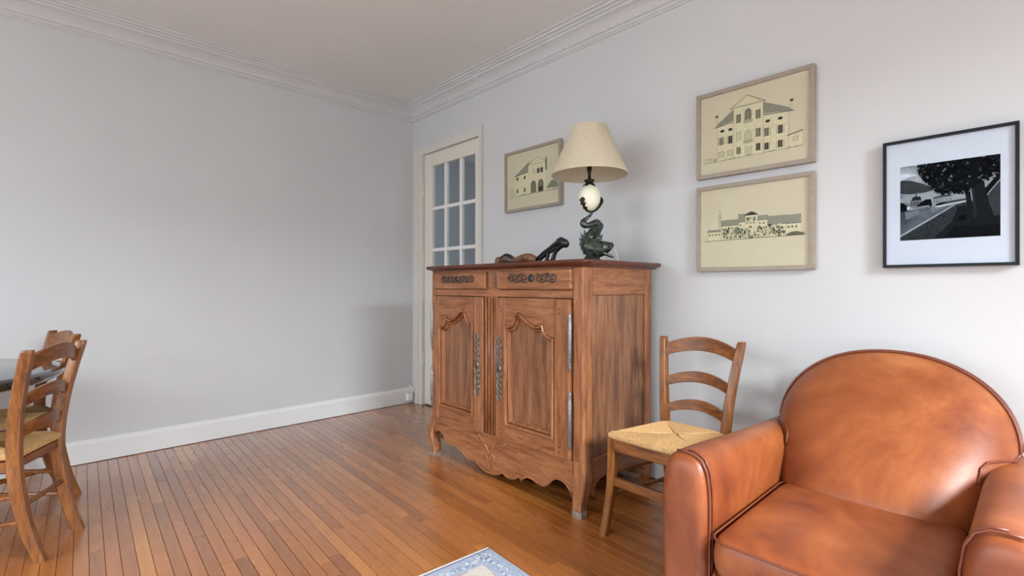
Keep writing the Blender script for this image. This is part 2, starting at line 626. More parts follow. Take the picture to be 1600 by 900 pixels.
# ------------------------------------------------------------------ glazed door on the right wall, hallway behind it
dr = struct(bx('door_1', 'door_paint', None, 0.022, 0.060, -0.165, -0.286, 0.012, 2.268, bevel=0.003))
dr_loc = dr
bx('stile', 'door_paint', dr, 0.022, 0.060, -0.89, -0.960, 0.012, 2.268, bevel=0.003)
bx('top_rail', 'door_paint', dr, 0.0225, 0.0595, -0.286, -0.89, 2.150, 2.268, bevel=0.002)
bx('bottom_rail', 'door_paint', dr, 0.0225, 0.0595, -0.286, -0.89, 0.012, 0.305, bevel=0.002)
YC = [(-0.286, -0.463), (-0.499, -0.679), (-0.714, -0.89)]
ZR = [(0.305, 0.650), (0.682, 1.018), (1.050, 1.386), (1.418, 1.754), (1.786, 2.150)]
for a in (-0.481, -0.6965):
    bx('muntin', 'trim_paint', dr, 0.024, 0.058, a - 0.017, a + 0.017, 0.305, 2.150, bevel=0.006)
for k in range(4):
    z0 = ZR[k][1]
    bx('muntin', 'trim_paint', dr, 0.025, 0.057, -0.286, -0.89, z0, z0 + 0.032, bevel=0.006)
for a, b_ in YC:
    for z0, z1 in ZR:
        bx('pane', 'door_glass', dr, 0.040, 0.044, a + 0.002, b_ - 0.002, z0 - 0.002, z1 + 0.002)
for z0 in (0.42, 1.33, 1.95):
    h = MB().lathe([(0.0, -0.055), (0.005, -0.053), (0.009, -0.045), (0.009, 0.045), (0.005, 0.053), (0, 0.055)], (0.012, -0.158, z0), 10)
    h.build('hinge', 'door_paint', dr, smooth=True)
bx('handle_plate', 'steel', dr, 0.014, 0.022, -0.915, -0.945, 0.98, 1.16, bevel=0.003)
MB().tube([(0.012, -0.93, 1.08), (-0.03, -0.93, 1.08), (-0.042, -0.92, 1.08), (-0.044, -0.82, 1.08)], 0.008).build('door_handle', 'steel', dr, smooth=True)
# casing around the door
cs = MB()
cs.box(-0.006, 0.115, -0.105, -0.161, 0.0, 2.30)
cs.box(-0.012, 0.002, -0.050, -0.105, 0.0, 2.33)
cs.box(-0.006, 0.115, -0.964, -0.994, 0.0, 2.30)
cs.box(-0.012, 0.002, -0.990, -1.008, 0.0, 2.335)
cs.box(-0.030, 0.002, -1.008, -1.024, 0.0, 2.345)
cs.box(-0.004, 0.115, -0.105, -0.99, 2.272, 2.335)
struct(cs.build('trim_4', 'casing_paint', bevel=0.002))
# hallway shell
hb = MB()
hb.box(1.75, 1.85, -2.2, 0.9, -0.02, 2.7)
hb.box(0.12, 1.85, 0.8, 0.9, -0.02, 2.7)
hb.box(0.12, 1.85, -2.2, -2.1, -0.02, 2.7)
hb.box(0.12, 1.85, -2.2, 0.9, 2.6, 2.7)
struct(hb.build('wall_hallway', 'hall_paint'))
struct(bx('floor_hallway', 'parquet_field', None, 0.12, 1.85, -2.2, 0.9, -0.12, 0.0))
hl = bpy.data.lights.new('hallway_fill_light', 'POINT')  # unseen light added to brighten the hallway behind the panes
hl.energy, hl.shadow_soft_size, hl.color = 2.2, 0.12, (0.9, 0.95, 1.0)
ho = bpy.data.objects.new('hallway_fill_light', hl)
COL.objects.link(ho)
ho.location = (0.9, -1.5, 2.35)
sb = bx('light_switch', 'table_black', None, 0.715, 0.785, 0.786, 0.7995, 1.44, 1.53, bevel=0.004)
tag(sb, 'small dark light switch seen through the glazed door panes', 'switch')
# white valve box in the corner
vb = thing('wall_socket', 'small white socket box above the skirting in the room corner', 'socket', (-0.055, -0.018, 0.0))
bx('box', 'white_plastic', vb, -0.028, 0.028, -0.035, 0.0, 0.03, 0.095, bevel=0.006)
MB().tube([(0.015, -0.03, 0.09), (0.03, -0.035, 0.125), (0.012, -0.03, 0.15), (0.01, 0.004, 0.17)], 0.006).build('cable', 'white_plastic', vb, smooth=True)

# ------------------------------------------------------------------ buffet
BX, BYL, BYR, BB = -0.68, -1.305, -2.545, -0.085      # front plane, far end, near end, back plane
BC = Vector((-0.38, -1.925, 0))
buf = thing('buffet', 'carved oak buffet with two arched panel doors and scalloped apron', 'buffet', BC)


def front(p, q, d):          # p = room y, q = z, d = room x
    return (d - BC.x, p - BC.y, q)


def side(p, q, d):           # p = room x, q = z, d = room y
    return (p - BC.x, d - BC.y, q)


def bbox_(name, m, par, x0, x1, y0, y1, z0, z1, **k):
    return bx(name, m, par, x0 - BC.x, x1 - BC.x, y0 - BC.y, y1 - BC.y, z0, z1, **k)


# case core, set back behind the visible pieces
core = MB()
core.box(BX + 0.030 - BC.x, BB - BC.x, BYL - 0.03 - BC.y, BYR + 0.03 - BC.y, 0.24, 1.175)
core.build('case', 'oak_panel', buf)
bbox_('bottom_light_block', 'oak_panel', buf, BX + 0.09, BB - 0.02, BYL - 0.06, BYR + 0.06, 0.16, 0.238)  # unseen board added to stop light passing under the buffet
bbox_('back_light_block', 'oak_panel', buf, BB - 0.015, BB, BYL - 0.05, BYR + 0.05, 0.04, 0.238)  # unseen board added to cut bounce from the wall behind
# top slab with rounded front corners and moulded edge


def slab(off, z):
    x0, x1, ya, yb = BX - 0.042 + off, BB + 0.03 - off * 0, BYL + 0.038 - off, BYR - 0.038 + off
    r = 0.05
    pts = [(x1, ya), (x0 + r, ya)]
    for k in range(1, 6):
        a = PI / 2 * k / 6
        pts.append((x0 + r - r * math.sin(a), ya - r + r * math.cos(a)))
    pts += [(x0, ya - r), (x0, yb + r)]
    for k in range(1, 6):
        a = PI / 2 * k / 6
        pts.append((x0 + r - r * math.cos(a), yb + r - r * math.sin(a)))
    pts += [(x0 + r, yb), (x1, yb)]
    return [(p - BC.x, q - BC.y, z) for p, q in pts]


MB().loft([slab(0.030, 1.172), slab(0.026, 1.178), slab(0.010, 1.183), slab(0.002, 1.188), slab(0.0, 1.194), slab(0.001, 1.200), slab(0.006, 1.205)]).build('top', 'oak_top', buf)
# corner posts
for ya, yb in ((BYL, BYL - 0.035), (BYR, BYR + 0.073)):
    bbox_('post', 'oak_v', buf, BX, BX + 0.07, ya, yb, 0.24, 1.174, bevel=0.012, seg=3)
for ya, yb in ((BYL, BYL - 0.05), (BYR, BYR + 0.05)):
    bbox_('post', 'oak_v', buf, BB - 0.065, BB, ya, yb, 0.06, 1.174, bevel=0.006)
# front rails
bbox_('rail', 'oak_h', buf, BX + 0.002, BX + 0.05, -1.338, -2.474, 1.163, 1.1735)
bbox_('rail', 'oak_h', buf, BX + 0.002, BX + 0.05, -1.338, -2.474, 1.021, 1.060, bevel=0.002)
bbox_('drawer_divider', 'oak_v', buf, BX + 0.004, BX + 0.05, -1.855, -1.964, 1.060, 1.163)
cp_ = bbox_('rosette_panel', 'oak_panel', buf, BX - 0.002, BX + 0.03, -1.866, -1.958, 1.068, 1.158, bevel=0.003)
rz_ = MB()
for k in range(6):
    a = 2 * PI * k / 6
    rz_.tube([(BX - 0.004 - BC.x, -1.912 - BC.y, 1.113), (BX - 0.005 - BC.x, -1.912 + 0.012 * math.cos(a) - BC.y, 1.113 + 0.012 * math.sin(a)),
              (BX - 0.002 - BC.x, -1.912 + 0.024 * math.cos(a + 0.3) - BC.y, 1.113 + 0.024 * math.sin(a + 0.3))], [0.004, 0.007, 0.002], 6)
rz_.build('rosette', 'oak_v', cp_, smooth=True)
# centre fluted stile
cst = bbox_('centre_stile', 'oak_v', buf, BX + 0.004, BX + 0.04, -1.832, -1.938, 0.235, 1.021)
for k in range(4):
    yc = -1.847 - k * 0.0253
    MB().tube([(BX + 0.002 - BC.x, yc - BC.y, 0.245), (BX + 0.002 - BC.x, yc - BC.y, 1.015)], 0.0085, 8).build('flute', 'oak_v', cst, smooth=True)


def scroll_plate(cx_, cz, ln, wd, vertical, xf):
    """pierced metal mount: chains of S scrolls with a small centre plate and keyhole"""
    mb = MB()
    r = wd / 2
    n = max(4, int(ln / (wd * 0.72)))
    pt = lambda a, b: (xf - BC.x, (cx_ + b if vertical else cx_ - a) - BC.y, cz + (a if vertical else b))
    for k in range(n):
        a0 = -ln / 2 + ln * (k + 0.5) / n
        if abs(a0) < wd * 0.45:
            continue
        s = 1 if k % 2 else -1
        d = 1 if a0 > 0 else -1
        path = []
        for i in range(15):
            t = i / 14
            ang = t * 4.2 * PI / 2.1
            rad = r * (0.92 - 0.72 * t)
            path.append(pt(a0 + d * rad * math.cos(ang) * 0.95, s * rad * math.sin(ang)))
        mb.tube(path, [0.0036 - 0.001 * i / 14 for i in range(15)], 5)
        path = [pt(a0 - d * r * 0.9, -s * r * 0.85), pt(a0 - d * r * 0.2, -s * r * 0.98), pt(a0 + d * r * 0.5, -s * r * 0.7), pt(a0 + d * r * 0.95, -s * r * 0.1)]
        mb.tube(path, [0.002, 0.004, 0.004, 0.002], 5)
    pts = []
    for i in range(16):
        a = 2 * PI * i / 16
        pts.append((wd * 0.42 * math.cos(a) * (1.0 + 0.25 * math.cos(2 * a)), r * 0.9 * math.sin(a)))
    fn = lambda p, q, dd: (xf + dd - BC.x, (cx_ + q if vertical else cx_ - p) - BC.y, cz + (p if vertical else q))
    mb.prism(pts, fn, 0.002, -0.003)
    return mb


def keyhole(cx_, cz, xf):
    return MB().box(xf - 0.0045 - BC.x, xf - BC.x, cx_ - 0.004 - BC.y, cx_ + 0.004 - BC.y, cz - 0.012, cz + 0.010)


# drawers
for ya, yb, ca, cl in ((-1.358, -1.853, -1.598, 0.31), (-1.966, -2.478, -2.218, 0.33)):
    d = bbox_('drawer', 'oak_h', buf, BX - 0.016, BX + 0.045, ya, yb, 1.062, 1.162, bevel=0.007, seg=3)
    scroll_plate(ca, 1.120, cl, 0.044, False, BX - 0.019).build('drawer_mount', 'iron', d, smooth=True, label='dark pierced scrollwork mount')
    keyhole(ca, 1.12, BX - 0.019).build('keyhole', 'dark_gap', d)

# doors: u = distance from the inner edge of the panel
ARCH = [(0, .880), (.010, .872), (.026, .868), (.046, .874), (.060, .890), (.068, .912), (.077, .930), (.090, .940), (.104, .942), (.124, .934), (.150, .917),
        (.178, .899), (.205, .885), (.228, .878), (.250, .880), (.272, .890), (.291, .907), (.286, .882), (.291, .857), (.307, .839), (.330, .829), (.354, .827)]
PB = 0.325


def sweep_yz(path, prof, par, name, m, closed=True, x0=BX):
    """sweep a profile (offset inward, height out of the front) along a closed loop in the front plane"""
    n = len(path)
    rings = []
    for i in range(n):
        a, b_, c = Vector(path[i - 1]), Vector(path[i]), Vector(path[(i + 1) % n])
        t1, t2_ = (b_ - a), (c - b_)
        t1.normalize()
        t2_.normalize()
        n1, n2 = Vector((-t1.y, t1.x)), Vector((-t2_.y, t2_.x))
        nn = n1 + n2
        if nn.length < 1e-5:
            nn = n1
        nn.normalize()
        k = min(1.0 / max(nn.dot(n1), 0.45), 1.6)
        ring = []
        for o_, h_ in prof:
            q = b_ + nn * (o_ * k)
            ring.append((x0 - h_ - BC.x, q.x - BC.y, q.y))
        rings.append(ring)
    mb = MB()
    mb.loft(rings, closed=True)
    return mb.build(name, m, par)


for ya, yb, yi, sg in ((-1.830, -1.337, -1.748, 1), (-1.942, -2.468, -2.016, -1)):
    # ya = edge by the centre stile, yb = hinge edge, yi = panel inner edge, sg = direction from inner to hinge
    W = 0.354 if sg < 0 else 0.346
    arch = [(yi + sg * u * W / 0.354, z) for u, z in ARCH]
    yo = arch[-1][0]
    D0, D1, Z0, Z1 = BX - 0.014, BX + 0.020, 0.248, 1.017
    dmain = MB().prism([(yi, Z0), (yi, Z1), (ya, Z1), (ya, Z0)], front, D0, D1).build('door', 'oak_v', buf, bevel=0.004)
    MB().prism([(yb, Z0), (yb, Z1), (yo, Z1), (yo, Z0)], front, D0, D1).build('stile', 'oak_v', dmain, bevel=0.005)
    e = 0.0008 * sg
    rail = [(yi + e, Z1)] + [(min(max(p, min(yi, yo) + 0.0008), max(yi, yo) - 0.0008), q) for p, q in arch] + [(yo - e, Z1)]
    MB().prism(rail, front, D0 + 0.001, D1).build('arched_rail', 'oak_h', dmain)
    MB().prism([(yi + e, Z0), (yi + e, PB), (yo - e, PB), (yo - e, Z0)], front, D0 + 0.001, D1).build('bottom_rail', 'oak_h', dmain, bevel=0.002)
    loop = arch + [(yo, PB), (yi, PB)]
    if sg > 0:
        loop = loop[::-1]
    # orientation so that the left normal points to the inside of the panel
    area2 = sum(loop[i - 1][0] * loop[i][1] - loop[i][0] * loop[i - 1][1] for i in range(len(loop)))
    if area2 < 0:
        loop = loop[::-1]
    MB().prism(loop, front, BX + 0.010, BX + 0.026).build('panel', 'oak_panel', dmain)
    sweep_yz(loop, [(0.0032, -0.006), (0.0032, 0.018), (0.007, 0.024), (0.012, 0.023), (0.0155, 0.013), (0.017, -0.002), (0.012, -0.007)], dmain, 'panel_moulding', 'oak_v')
    sweep_yz(loop, [(0.0205, -0.012), (0.0205, 0.006), (0.024, 0.009), (0.029, 0.006), (0.036, -0.008), (0.038, -0.012)], dmain, 'panel_moulding', 'oak_v')
    ec = -1.783 if sg > 0 else -1.974
    scroll_plate(ec, 0.628, 0.345, 0.042, True, D0 - 0.003).build('key_plate', 'steel', dmain, smooth=True, label='pierced steel key plate')
    keyhole(ec, 0.628, D0 - 0.003).build('keyhole', 'dark_gap', dmain)
    hy = yb - 0.004 if sg < 0 else yb + 0.004
    for z0, z1 in ((0.672, 0.955), (0.298, 0.584)):
        ln = z1 - z0
        prof = [(0, 0), (.005, .004), (.003, .010), (.009, .018), (.006, .026), (.010, .034), (.007, .044), (.0105, .052), (.0105, ln - .052), (.007, ln - .044),
                (.010, ln - .034), (.006, ln - .026), (.009, ln - .018), (.003, ln - .010), (.005, ln - .004), (0, ln)]
        MB().lathe(prof, (D0 - 0.002 - BC.x, hy - BC.y, z0), 10).build('hinge', 'steel', dmain, smooth=True)
    pg = MB()
    for py in (yi - sg * 0.035, yo + sg * 0.035):
        for pz in (0.97, 0.945, 0.30, 0.275):
            pg.lathe([(0.0, 0), (0.003, 0), (0.003, 0.002), (0, 0.002)], (0, 0, 0), 6) if False else pg.box(D0 - 0.0012 - BC.x, D0 - BC.x, py - 0.003 - BC.y, py + 0.003 - BC.y, pz - 0.003, pz + 0.003)
    pg.build('pegs', 'dark_gap', dmain, kind='stuff')

# scalloped apron
AP = [(-1.345, .150), (-1.379, .166), (-1.414, .162), (-1.436, .145), (-1.456, .121), (-1.478, .107), (-1.510, .103), (-1.545, .108), (-1.580, .104), (-1.612, .092), (-1.640, .076),
      (-1.665, .062), (-1.695, .055), (-1.730, .060), (-1.748, .070), (-1.770, .053), (-1.800, .038), (-1.835, .029), (-1.875, .027), (-1.915, .030), (-1.950, .040), (-1.985, .060),
      (-2.003, .050), (-2.030, .044), (-2.062, .047), (-2.095, .062), (-2.114, .076), (-2.128, .054), (-2.145, .076), (-2.175, .090), (-2.210, .090), (-2.238, .080), (-2.265, .073),
      (-2.292, .076), (-2.318, .094), (-2.345, .122), (-2.372, .137), (-2.400, .140), (-2.430, .131), (-2.456, .110), (-2.473, .078)]
ap = MB().prism([(-1.338, .247), (-1.338, .150)] + AP + [(-2.475, .247)], front, BX + 0.002, BX + 0.024).build('apron', 'oak_h', buf)
MB().tube([front(p, q - 0.001, BX + 0.001) for p, q in AP], 0.0055, 6).build('edge_bead', 'oak_h', ap, smooth=True)
cv = MB()
xf = BX - 0.003
for path, r in ([[(-1.776, .226), (-1.800, .208), (-1.830, .185), (-1.862, .155), (-1.880, .138)], .005], [[(-1.995, .226), (-1.960, .222), (-1.930, .205), (-1.900, .170), (-1.884, .138)], .005],
                [[(-1.850, .128), (-1.884, .134), (-1.918, .128)], .005], [[(-1.852, .126), (-1.862, .090), (-1.872, .060), (-1.884, .050)], .004], [[(-1.916, .126), (-1.906, .090), (-1.896, .060), (-1.884, .050)], .004],
                [[(-1.884, .12), (-1.884, .062)], .003], [[(-1.776, .226), (-1.768, .212), (-1.782, .200), (-1.795, .208)], .004], [[(-1.995, .226), (-2.004, .212), (-1.99, .202)], .004]):
    cv.tube([front(p, q, xf + 0.003) for p, q in spline(path, 4)], r * 1.4, 6)
cv.build('carved_vase', 'oak_v', ap, smooth=True)


def sqring(cx_, cy_, z, hx, hy, c=0.25):
    a, b_ = hx * (1 - c), hy * (1 - c)
    return [(cx_ + sx - BC.x, cy_ + sy - BC.y, z) for sx, sy in ((-hx, -b_), (-a, -hy), (a, -hy), (hx, -b_), (hx, b_), (a, hy), (-a, hy), (-hx, b_))]


# front legs: knee, slim ankle, toe
fr_rings = [(.250, -.645, -2.508, .035, .037), (.205, -.646, -2.510, .036, .038), (.160, -.650, -2.512, .038, .038), (.125, -.654, -2.512, .036, .035), (.090, -.660, -2.510, .032, .031),
            (.055, -.668, -2.510, .029, .028), (.028, -.676, -2.514, .028, .027)]
lg = MB().loft([sqring(cx_, cy_, z, hx, hy) for z, cx_, cy_, hx, hy in fr_rings]).build('leg', 'oak_v', buf, smooth=False, bevel=0.003)
MB().loft([sqring(-.676, -2.514, .0285, .028, .027), sqring(-.680, -2.517, .012, .029, .029), sqring(-.682, -2.518, 0, .027, .027)]).build('worn_foot', 'worn_foot', lg, label='bleached worn foot of the leg')
fl_rings = [(.250, -.645, -1.322, .035, .019), (.205, -.648, -1.312, .036, .026), (.165, -.655, -1.302, .038, .030), (.125, -.662, -1.304, .037, .028), (.085, -.668, -1.326, .032, .023),
            (.050, -.674, -1.348, .029, .021), (.026, -.680, -1.352, .028, .026)]
lg = MB().loft([sqring(cx_, cy_, z, hx, hy) for z, cx_, cy_, hx, hy in fl_rings]).build('leg', 'oak_v', buf, bevel=0.003)
MB().loft([sqring(-.680, -1.352, .0265, .028, .026), sqring(-.684, -1.342, .014, .030, .036), sqring(-.686, -1.338, 0, .028, .040)]).build('worn_foot', 'worn_foot', lg, label='bleached curled toe of the leg')
for yc in (BYL - 0.025, BYR + 0.025):
    MB().loft([sqring(BB - 0.034, yc, .07, .03, .024), sqring(BB - 0.034, yc, 0, .027, .021)]).build('leg', 'oak_v', buf)
# ends of the case: rails and two upright boards
for ys, dd in ((BYR, 1), (BYL, -1)):
    a, b_ = ys + 0.004 * dd, ys + 0.03 * dd
    bbox_('side_rail', 'oak_d', buf, BX + 0.0705, BB - 0.0655, a, b_, 1.036, 1.174, bevel=0.002)
    bbox_('side_board', 'oak_panel', buf, BX + 0.0705, -0.357, ys + 0.012 * dd, b_, 0.25, 1.036, bevel=0.003)
    bbox_('side_board', 'oak_panel', buf, -0.355, BB - 0.0655, ys + 0.012 * dd, b_, 0.25, 1.036, bevel=0.003)
    sp = [(BX + 0.07, .252), (BX + 0.07, .085), (-.596, .11), (-.58, .135), (-.55, .150), (-.50, .155), (-.28, .155), (-.22, .15), (-.185, .135), (-.165, .105), (BB - 0.0655, .085), (BB - 0.0655, .252)]
    MB().prism(sp, side, a, b_).build('side_apron', 'oak_d', buf)
    MB().tube([side(BX + 0.07, .254, a), side(BB - .066, .254, a)], 0.005, 6).build('edge_bead', 'oak_d', buf, smooth=True)

# ------------------------------------------------------------------ table lamp on the buffet
LROT = -math.atan2(0.6897, 0.7243)
lamp = thing('table_lamp', 'table lamp with cream cone shade, ivory egg and dark bronze fish base', 'lamp', (-0.38, -2.345, 1.205), LROT)
ZL = 1.205


def fz(zx, zy, dy=0.0):
    """side drawing of the lamp (half-millimetre units) to the lamp's own upright plane"""
    return ((zx - 214) * 0.000496, dy, 1.6531 - zy * 0.000496 - ZL)


body = [(470, 706, 14, -.010), (448, 716, 34, -.010), (415, 728, 56, -.008), (365, 742, 80, -.004), (305, 752, 98, 0), (245, 740, 100, .006), (205, 700, 88, .014), (205, 650, 72, .022),
        (245, 605, 62, .022), (285, 560, 58, .016), (305, 515, 56, .010), (292, 480, 46, .006), (250, 482, 34, .002), (205, 498, 30, 0), (165, 496, 36, 0), (146, 474, 36, 0), (160, 446, 27, 0), (190, 420, 18, 0),
        (222, 392, 15, 0), (240, 362, 15, 0)]
pts = spline([(a, b_, r, d) for a, b_, r, d in body], 5)
fb = MB().tube([fz(a, b_, d) for a, b_, r, d in pts], [r * 0.000496 for a, b_, r, d in pts], 16)
fish = fb.build('fish_base', 'bronze', lamp, smooth=True)
# scale rings along the rising body, gill ridges, eye, lips
sc = MB()
for k in range(7):
    t = k / 6
    cx_, cy_ = 232 + 75 * t, 622 - 118 * t
    for s in range(9):
        a = -PI / 2 + PI * s / 8
        sc.ball(fz(cx_ + 56 * math.sin(a) * 0.95, cy_ - 14 * math.cos(a), 0.020 - 0.010 * t - 0.029 * math.cos(a)), .0055, .004, .007, 6, 4)
for k in range(6):
    rad = 40 + 17 * k
    path = []
    for i in range(9):
        a = math.radians(100 + 16 * i)
        path.append(fz(330 + rad * math.cos(a) * 1.25, 752 - rad * math.sin(a) * 0.9, -0.048 + 0.0055 * max(0, k - 1)))
    sc.tube(path, 0.0022, 5)
for rad in (24, 13):
    sc.tube([fz(322 + rad * math.cos(i * PI / 5), 742 + rad * math.sin(i * PI / 5), -0.047) for i in range(10)], 0.002, 5, closed=True)
sc.ball(fz(322, 742, -0.046), 0.004)
sc.tube([fz(466, 690, .01), fz(452, 686, -.014), fz(420, 720, -.034), fz(398, 772, -.036), fz(405, 790, -.03)], [.003, .004, .004, .004, .002], 6)
sc.build('scales', 'bronze', fish, smooth=True)
fn_ = MB()
for (bx0, by0), (tx, ty), r, d in (((180, 720), (103, 632), 17, .0), ((190, 700), (122, 578), 18, .005), ((205, 680), (160, 545), 19, .005), ((225, 660), (214, 528), 19, .0), ((170, 745), (104, 688), 16, 0), ((185, 775), (118, 740), 16, 0),
                                   ((200, 800), (140, 790), 15, 0), ((300, 655), (290, 600), 14, -.02), ((315, 660), (325, 590), 14, -.02), ((328, 662), (352, 598), 13, -.02)):
    mx_, my_ = (bx0 + tx) / 2 - 8, (by0 + ty) / 2 + 6
    q = spline([(bx0, by0, r * 1.1), (mx_, my_, r), (tx, ty, 3)], 5)
    fn_.tube([fz(a, b_, d) for a, b_, _ in q], [c * 0.000496 for _, _, c in q], 7)
for a, b_ in ((278, 438), (305, 434), (330, 448), (350, 472), (360, 500), (358, 530)):
    v = Vector((a - 298, b_ - 520)).normalized()
    q = [(a - v.x * 22, b_ - v.y * 22, 14), (a, b_, 9), (a + v.x * 12, b_ + v.y * 12, 1)]
    fn_.tube([fz(x_, y_, .008) for x_, y_, _ in q], [c * 0.000496 for _, _, c in q], 6)
q = spline([(350, 800, 22), (400, 822, 18), (450, 842, 14), (456, 856, 6)], 4)
fn_.tube([fz(a, b_, -.03) for a, b_, _ in q], [c * 0.000496 for _, _, c in q], 7)
fn_.build('fins', 'bronze', lamp, smooth=True, kind='stuff')
# foot block under the fish
MB().lathe([(0.0, 0), (.055, 0), (.058, .006), (.054, .014), (.046, .02), (.03, .04), (0, .045)], (0.012, 0, 0), 20).build('foot', 'bronze', lamp, smooth=True)
# leaves that hold the egg
lf = MB()
for ang in (-2.45, -0.2, 1.3):
    prof = [(.006, 352), (.026, 338), (.046, 300), (.058, 262), (.062, 232), (.056, 214), (.048, 214), (.044, 224)]
    ca, sa = math.cos(ang), math.sin(ang)
    path = spline([(0.004 + r * ca, r * sa, 1.6531 - zy * 0.000496 - ZL) for r, zy in prof], 3)
    np_ = len(path)
    lf.tube(path, [.0065 + .002 * math.sin(PI * k / np_) for k in range(np_)], 7)
    for k in range(4, np_ - 7, 3):
        p = Vector(path[k])
        up_ = (Vector(path[k + 1]) - Vector(path[k - 1])).normalized()
        g_ = 1.25 - abs(k - 9) / 12
        for s in (-1, 1):
            tan = Vector((-sa, ca, 0)) * s
            lf.tube([p, p + tan * .008 * g_ + up_ * .003, p + tan * .014 * g_ + up_ * .010, p + tan * .013 * g_ + up_ * .015], [.005, .0055, .004, .0015], 6)
lf.build('leaf_holder', 'dark_bronze', lamp, smooth=True)
MB().ball((0, 0, 1.553 - ZL), .0605, .0605, .0735, 28, 20).build('egg', 'egg', lamp, smooth=True)
cup = [(0.0, 0), (.014, .002), (.010, .010), (.017, .018), (.027, .030), (.029, .036), (.022, .037), (.012, .040), (.008, .050), (.008, .075), (.011, .080), (.013, .088), (.013, .118), (.016, .120), (.016, .126), (0, .127)]
MB().lathe(cup, (0, 0, 1.612 - ZL), 18).build('cap_and_socket', 'dark_bronze', lamp, smooth='edge')
cl_ = MB()
for k in range(5):
    a = 2 * PI * k / 5 + 0.3
    ca, sa = math.cos(a), math.sin(a)
    cl_.tube([(.008 * ca, .008 * sa, 1.634 - ZL), (.026 * ca, .026 * sa, 1.617 - ZL), (.040 * ca, .040 * sa, 1.606 - ZL)], [.005, .010, .002], 6)
cl_.build('cap_leaves', 'dark_bronze', lamp, smooth=True)
sh = MB()
so = [(.2025, 1.677), (.0935, 1.931)]
si = [(.0925, 1.9305), (.2000, 1.6775)]
rings = []
for r, z in ((.2035, 1.674), (.2035, 1.682), (.2025, 1.684), (.0935, 1.928), (.0940, 1.933), (.0915, 1.933), (.0912, 1.927), (.1995, 1.684), (.1995, 1.674)):
    rings.append([(r * math.cos(2 * PI * i / 64), r * math.sin(2 * PI * i / 64), z - ZL) for i in range(64)])
sh.loft(rings, closed=True)
sh.build('lamp_shade', 'shade_cloth', lamp, smooth='edge')
sr = MB()
for k in range(3):
    a = 2 * PI * k / 3
    sr.tube([(.014 * math.cos(a), .014 * math.sin(a), 1.745 - ZL), (.10 * math.cos(a), .10 * math.sin(a), 1.905 - ZL)], .0018, 5)
sr.build('shade_wire', 'steel', lamp, smooth=True)
MB().ball((0, 0, 1.775 - ZL), .026, .026, .038, 14, 10).build('bulb', 'egg', lamp, smooth=True)
q = spline([fz(455, 720, .03), fz(490, 745, .035), fz(520, 790, .04), fz(540, 860, .045), fz(546, 900, .05)], 6)
MB().tube(q, 0.0022, 6).build('power_cord', 'white_plastic', lamp, smooth=True, label='thin white power cord')

# ------------------------------------------------------------------ carved figure lying on the buffet
fig = thing('wood_carving', 'carved reclining wooden figure, brown body with black raised limbs, on the buffet', 'carving', (-0.50, -2.0, 1.205), 0)


def cy(y, z, x=0.0):
    return (x, y + 2.0, z - 1.205)


MB().ball(cy(-1.752, 1.232), .024, .024, .026, 14, 10).build('head', 'brown_carving', fig, smooth=True)
q = spline([(-1.775, 1.226, .014), (-1.800, 1.238, .027), (-1.840, 1.240, .030), (-1.875, 1.232, .022), (-1.905, 1.227, .016)], 5)
MB().tube([cy(a, b_) for a, b_, _ in q], [c for _, _, c in q], 14).build('torso', 'grey_carving', fig, smooth=True)
MB().tube([cy(-1.795 - .09 * i / 12, 1.247 + .018 * math.sin(PI * i / 12), -.020) for i in range(13)], .008, 8).build('arm', 'ebony', fig, smooth=True)
q = spline([(-1.890, 1.227, .016), (-1.930, 1.234, .022), (-1.985, 1.242, .026), (-2.030, 1.236, .026), (-2.065, 1.224, .016)], 5)
MB().tube([cy(a, b_) for a, b_, _ in q], [c for _, _, c in q], 14).build('hips', 'brown_carving', fig, smooth=True)
for path, r in (([(-2.040, 1.222), (-2.085, 1.240), (-2.120, 1.262), (-2.160, 1.280), (-2.210, 1.305), (-2.250, 1.322)], [.008, .010, .011, .012, .015, .018]),
                ([(-2.075, 1.214), (-2.110, 1.236), (-2.140, 1.256), (-2.185, 1.274), (-2.225, 1.290)], [.008, .010, .011, .011, .012]),
                ([(-2.140, 1.214), (-2.150, 1.236), (-2.160, 1.262), (-2.170, 1.280)], [.012, .010, .009, .009]),
                ([(-2.185, 1.214), (-2.195, 1.232), (-2.208, 1.262), (-2.240, 1.288), (-2.268, 1.300)], [.013, .012, .011, .013, .015]),
                ([(-2.135, 1.217), (-2.160, 1.214), (-2.195, 1.217)], [.009, .009, .010])):
    q = spline([(a, b_, c) for (a, b_), c in zip(path, r)], 4)
    MB().tube([cy(a, b_, (random.random() - .5) * .001) for a, b_, _ in q], [c for _, _, c in q], 9).build('limb', 'ebony', fig, smooth=True)
q = [(-2.225, 1.322, .014), (-2.245, 1.322, .022), (-2.275, 1.306, .024), (-2.290, 1.296, .018)]
MB().tube([cy(a, b_) for a, b_, _ in q], [c for _, _, c in q], 10).build('raised_foot', 'ebony', fig, smooth=True)


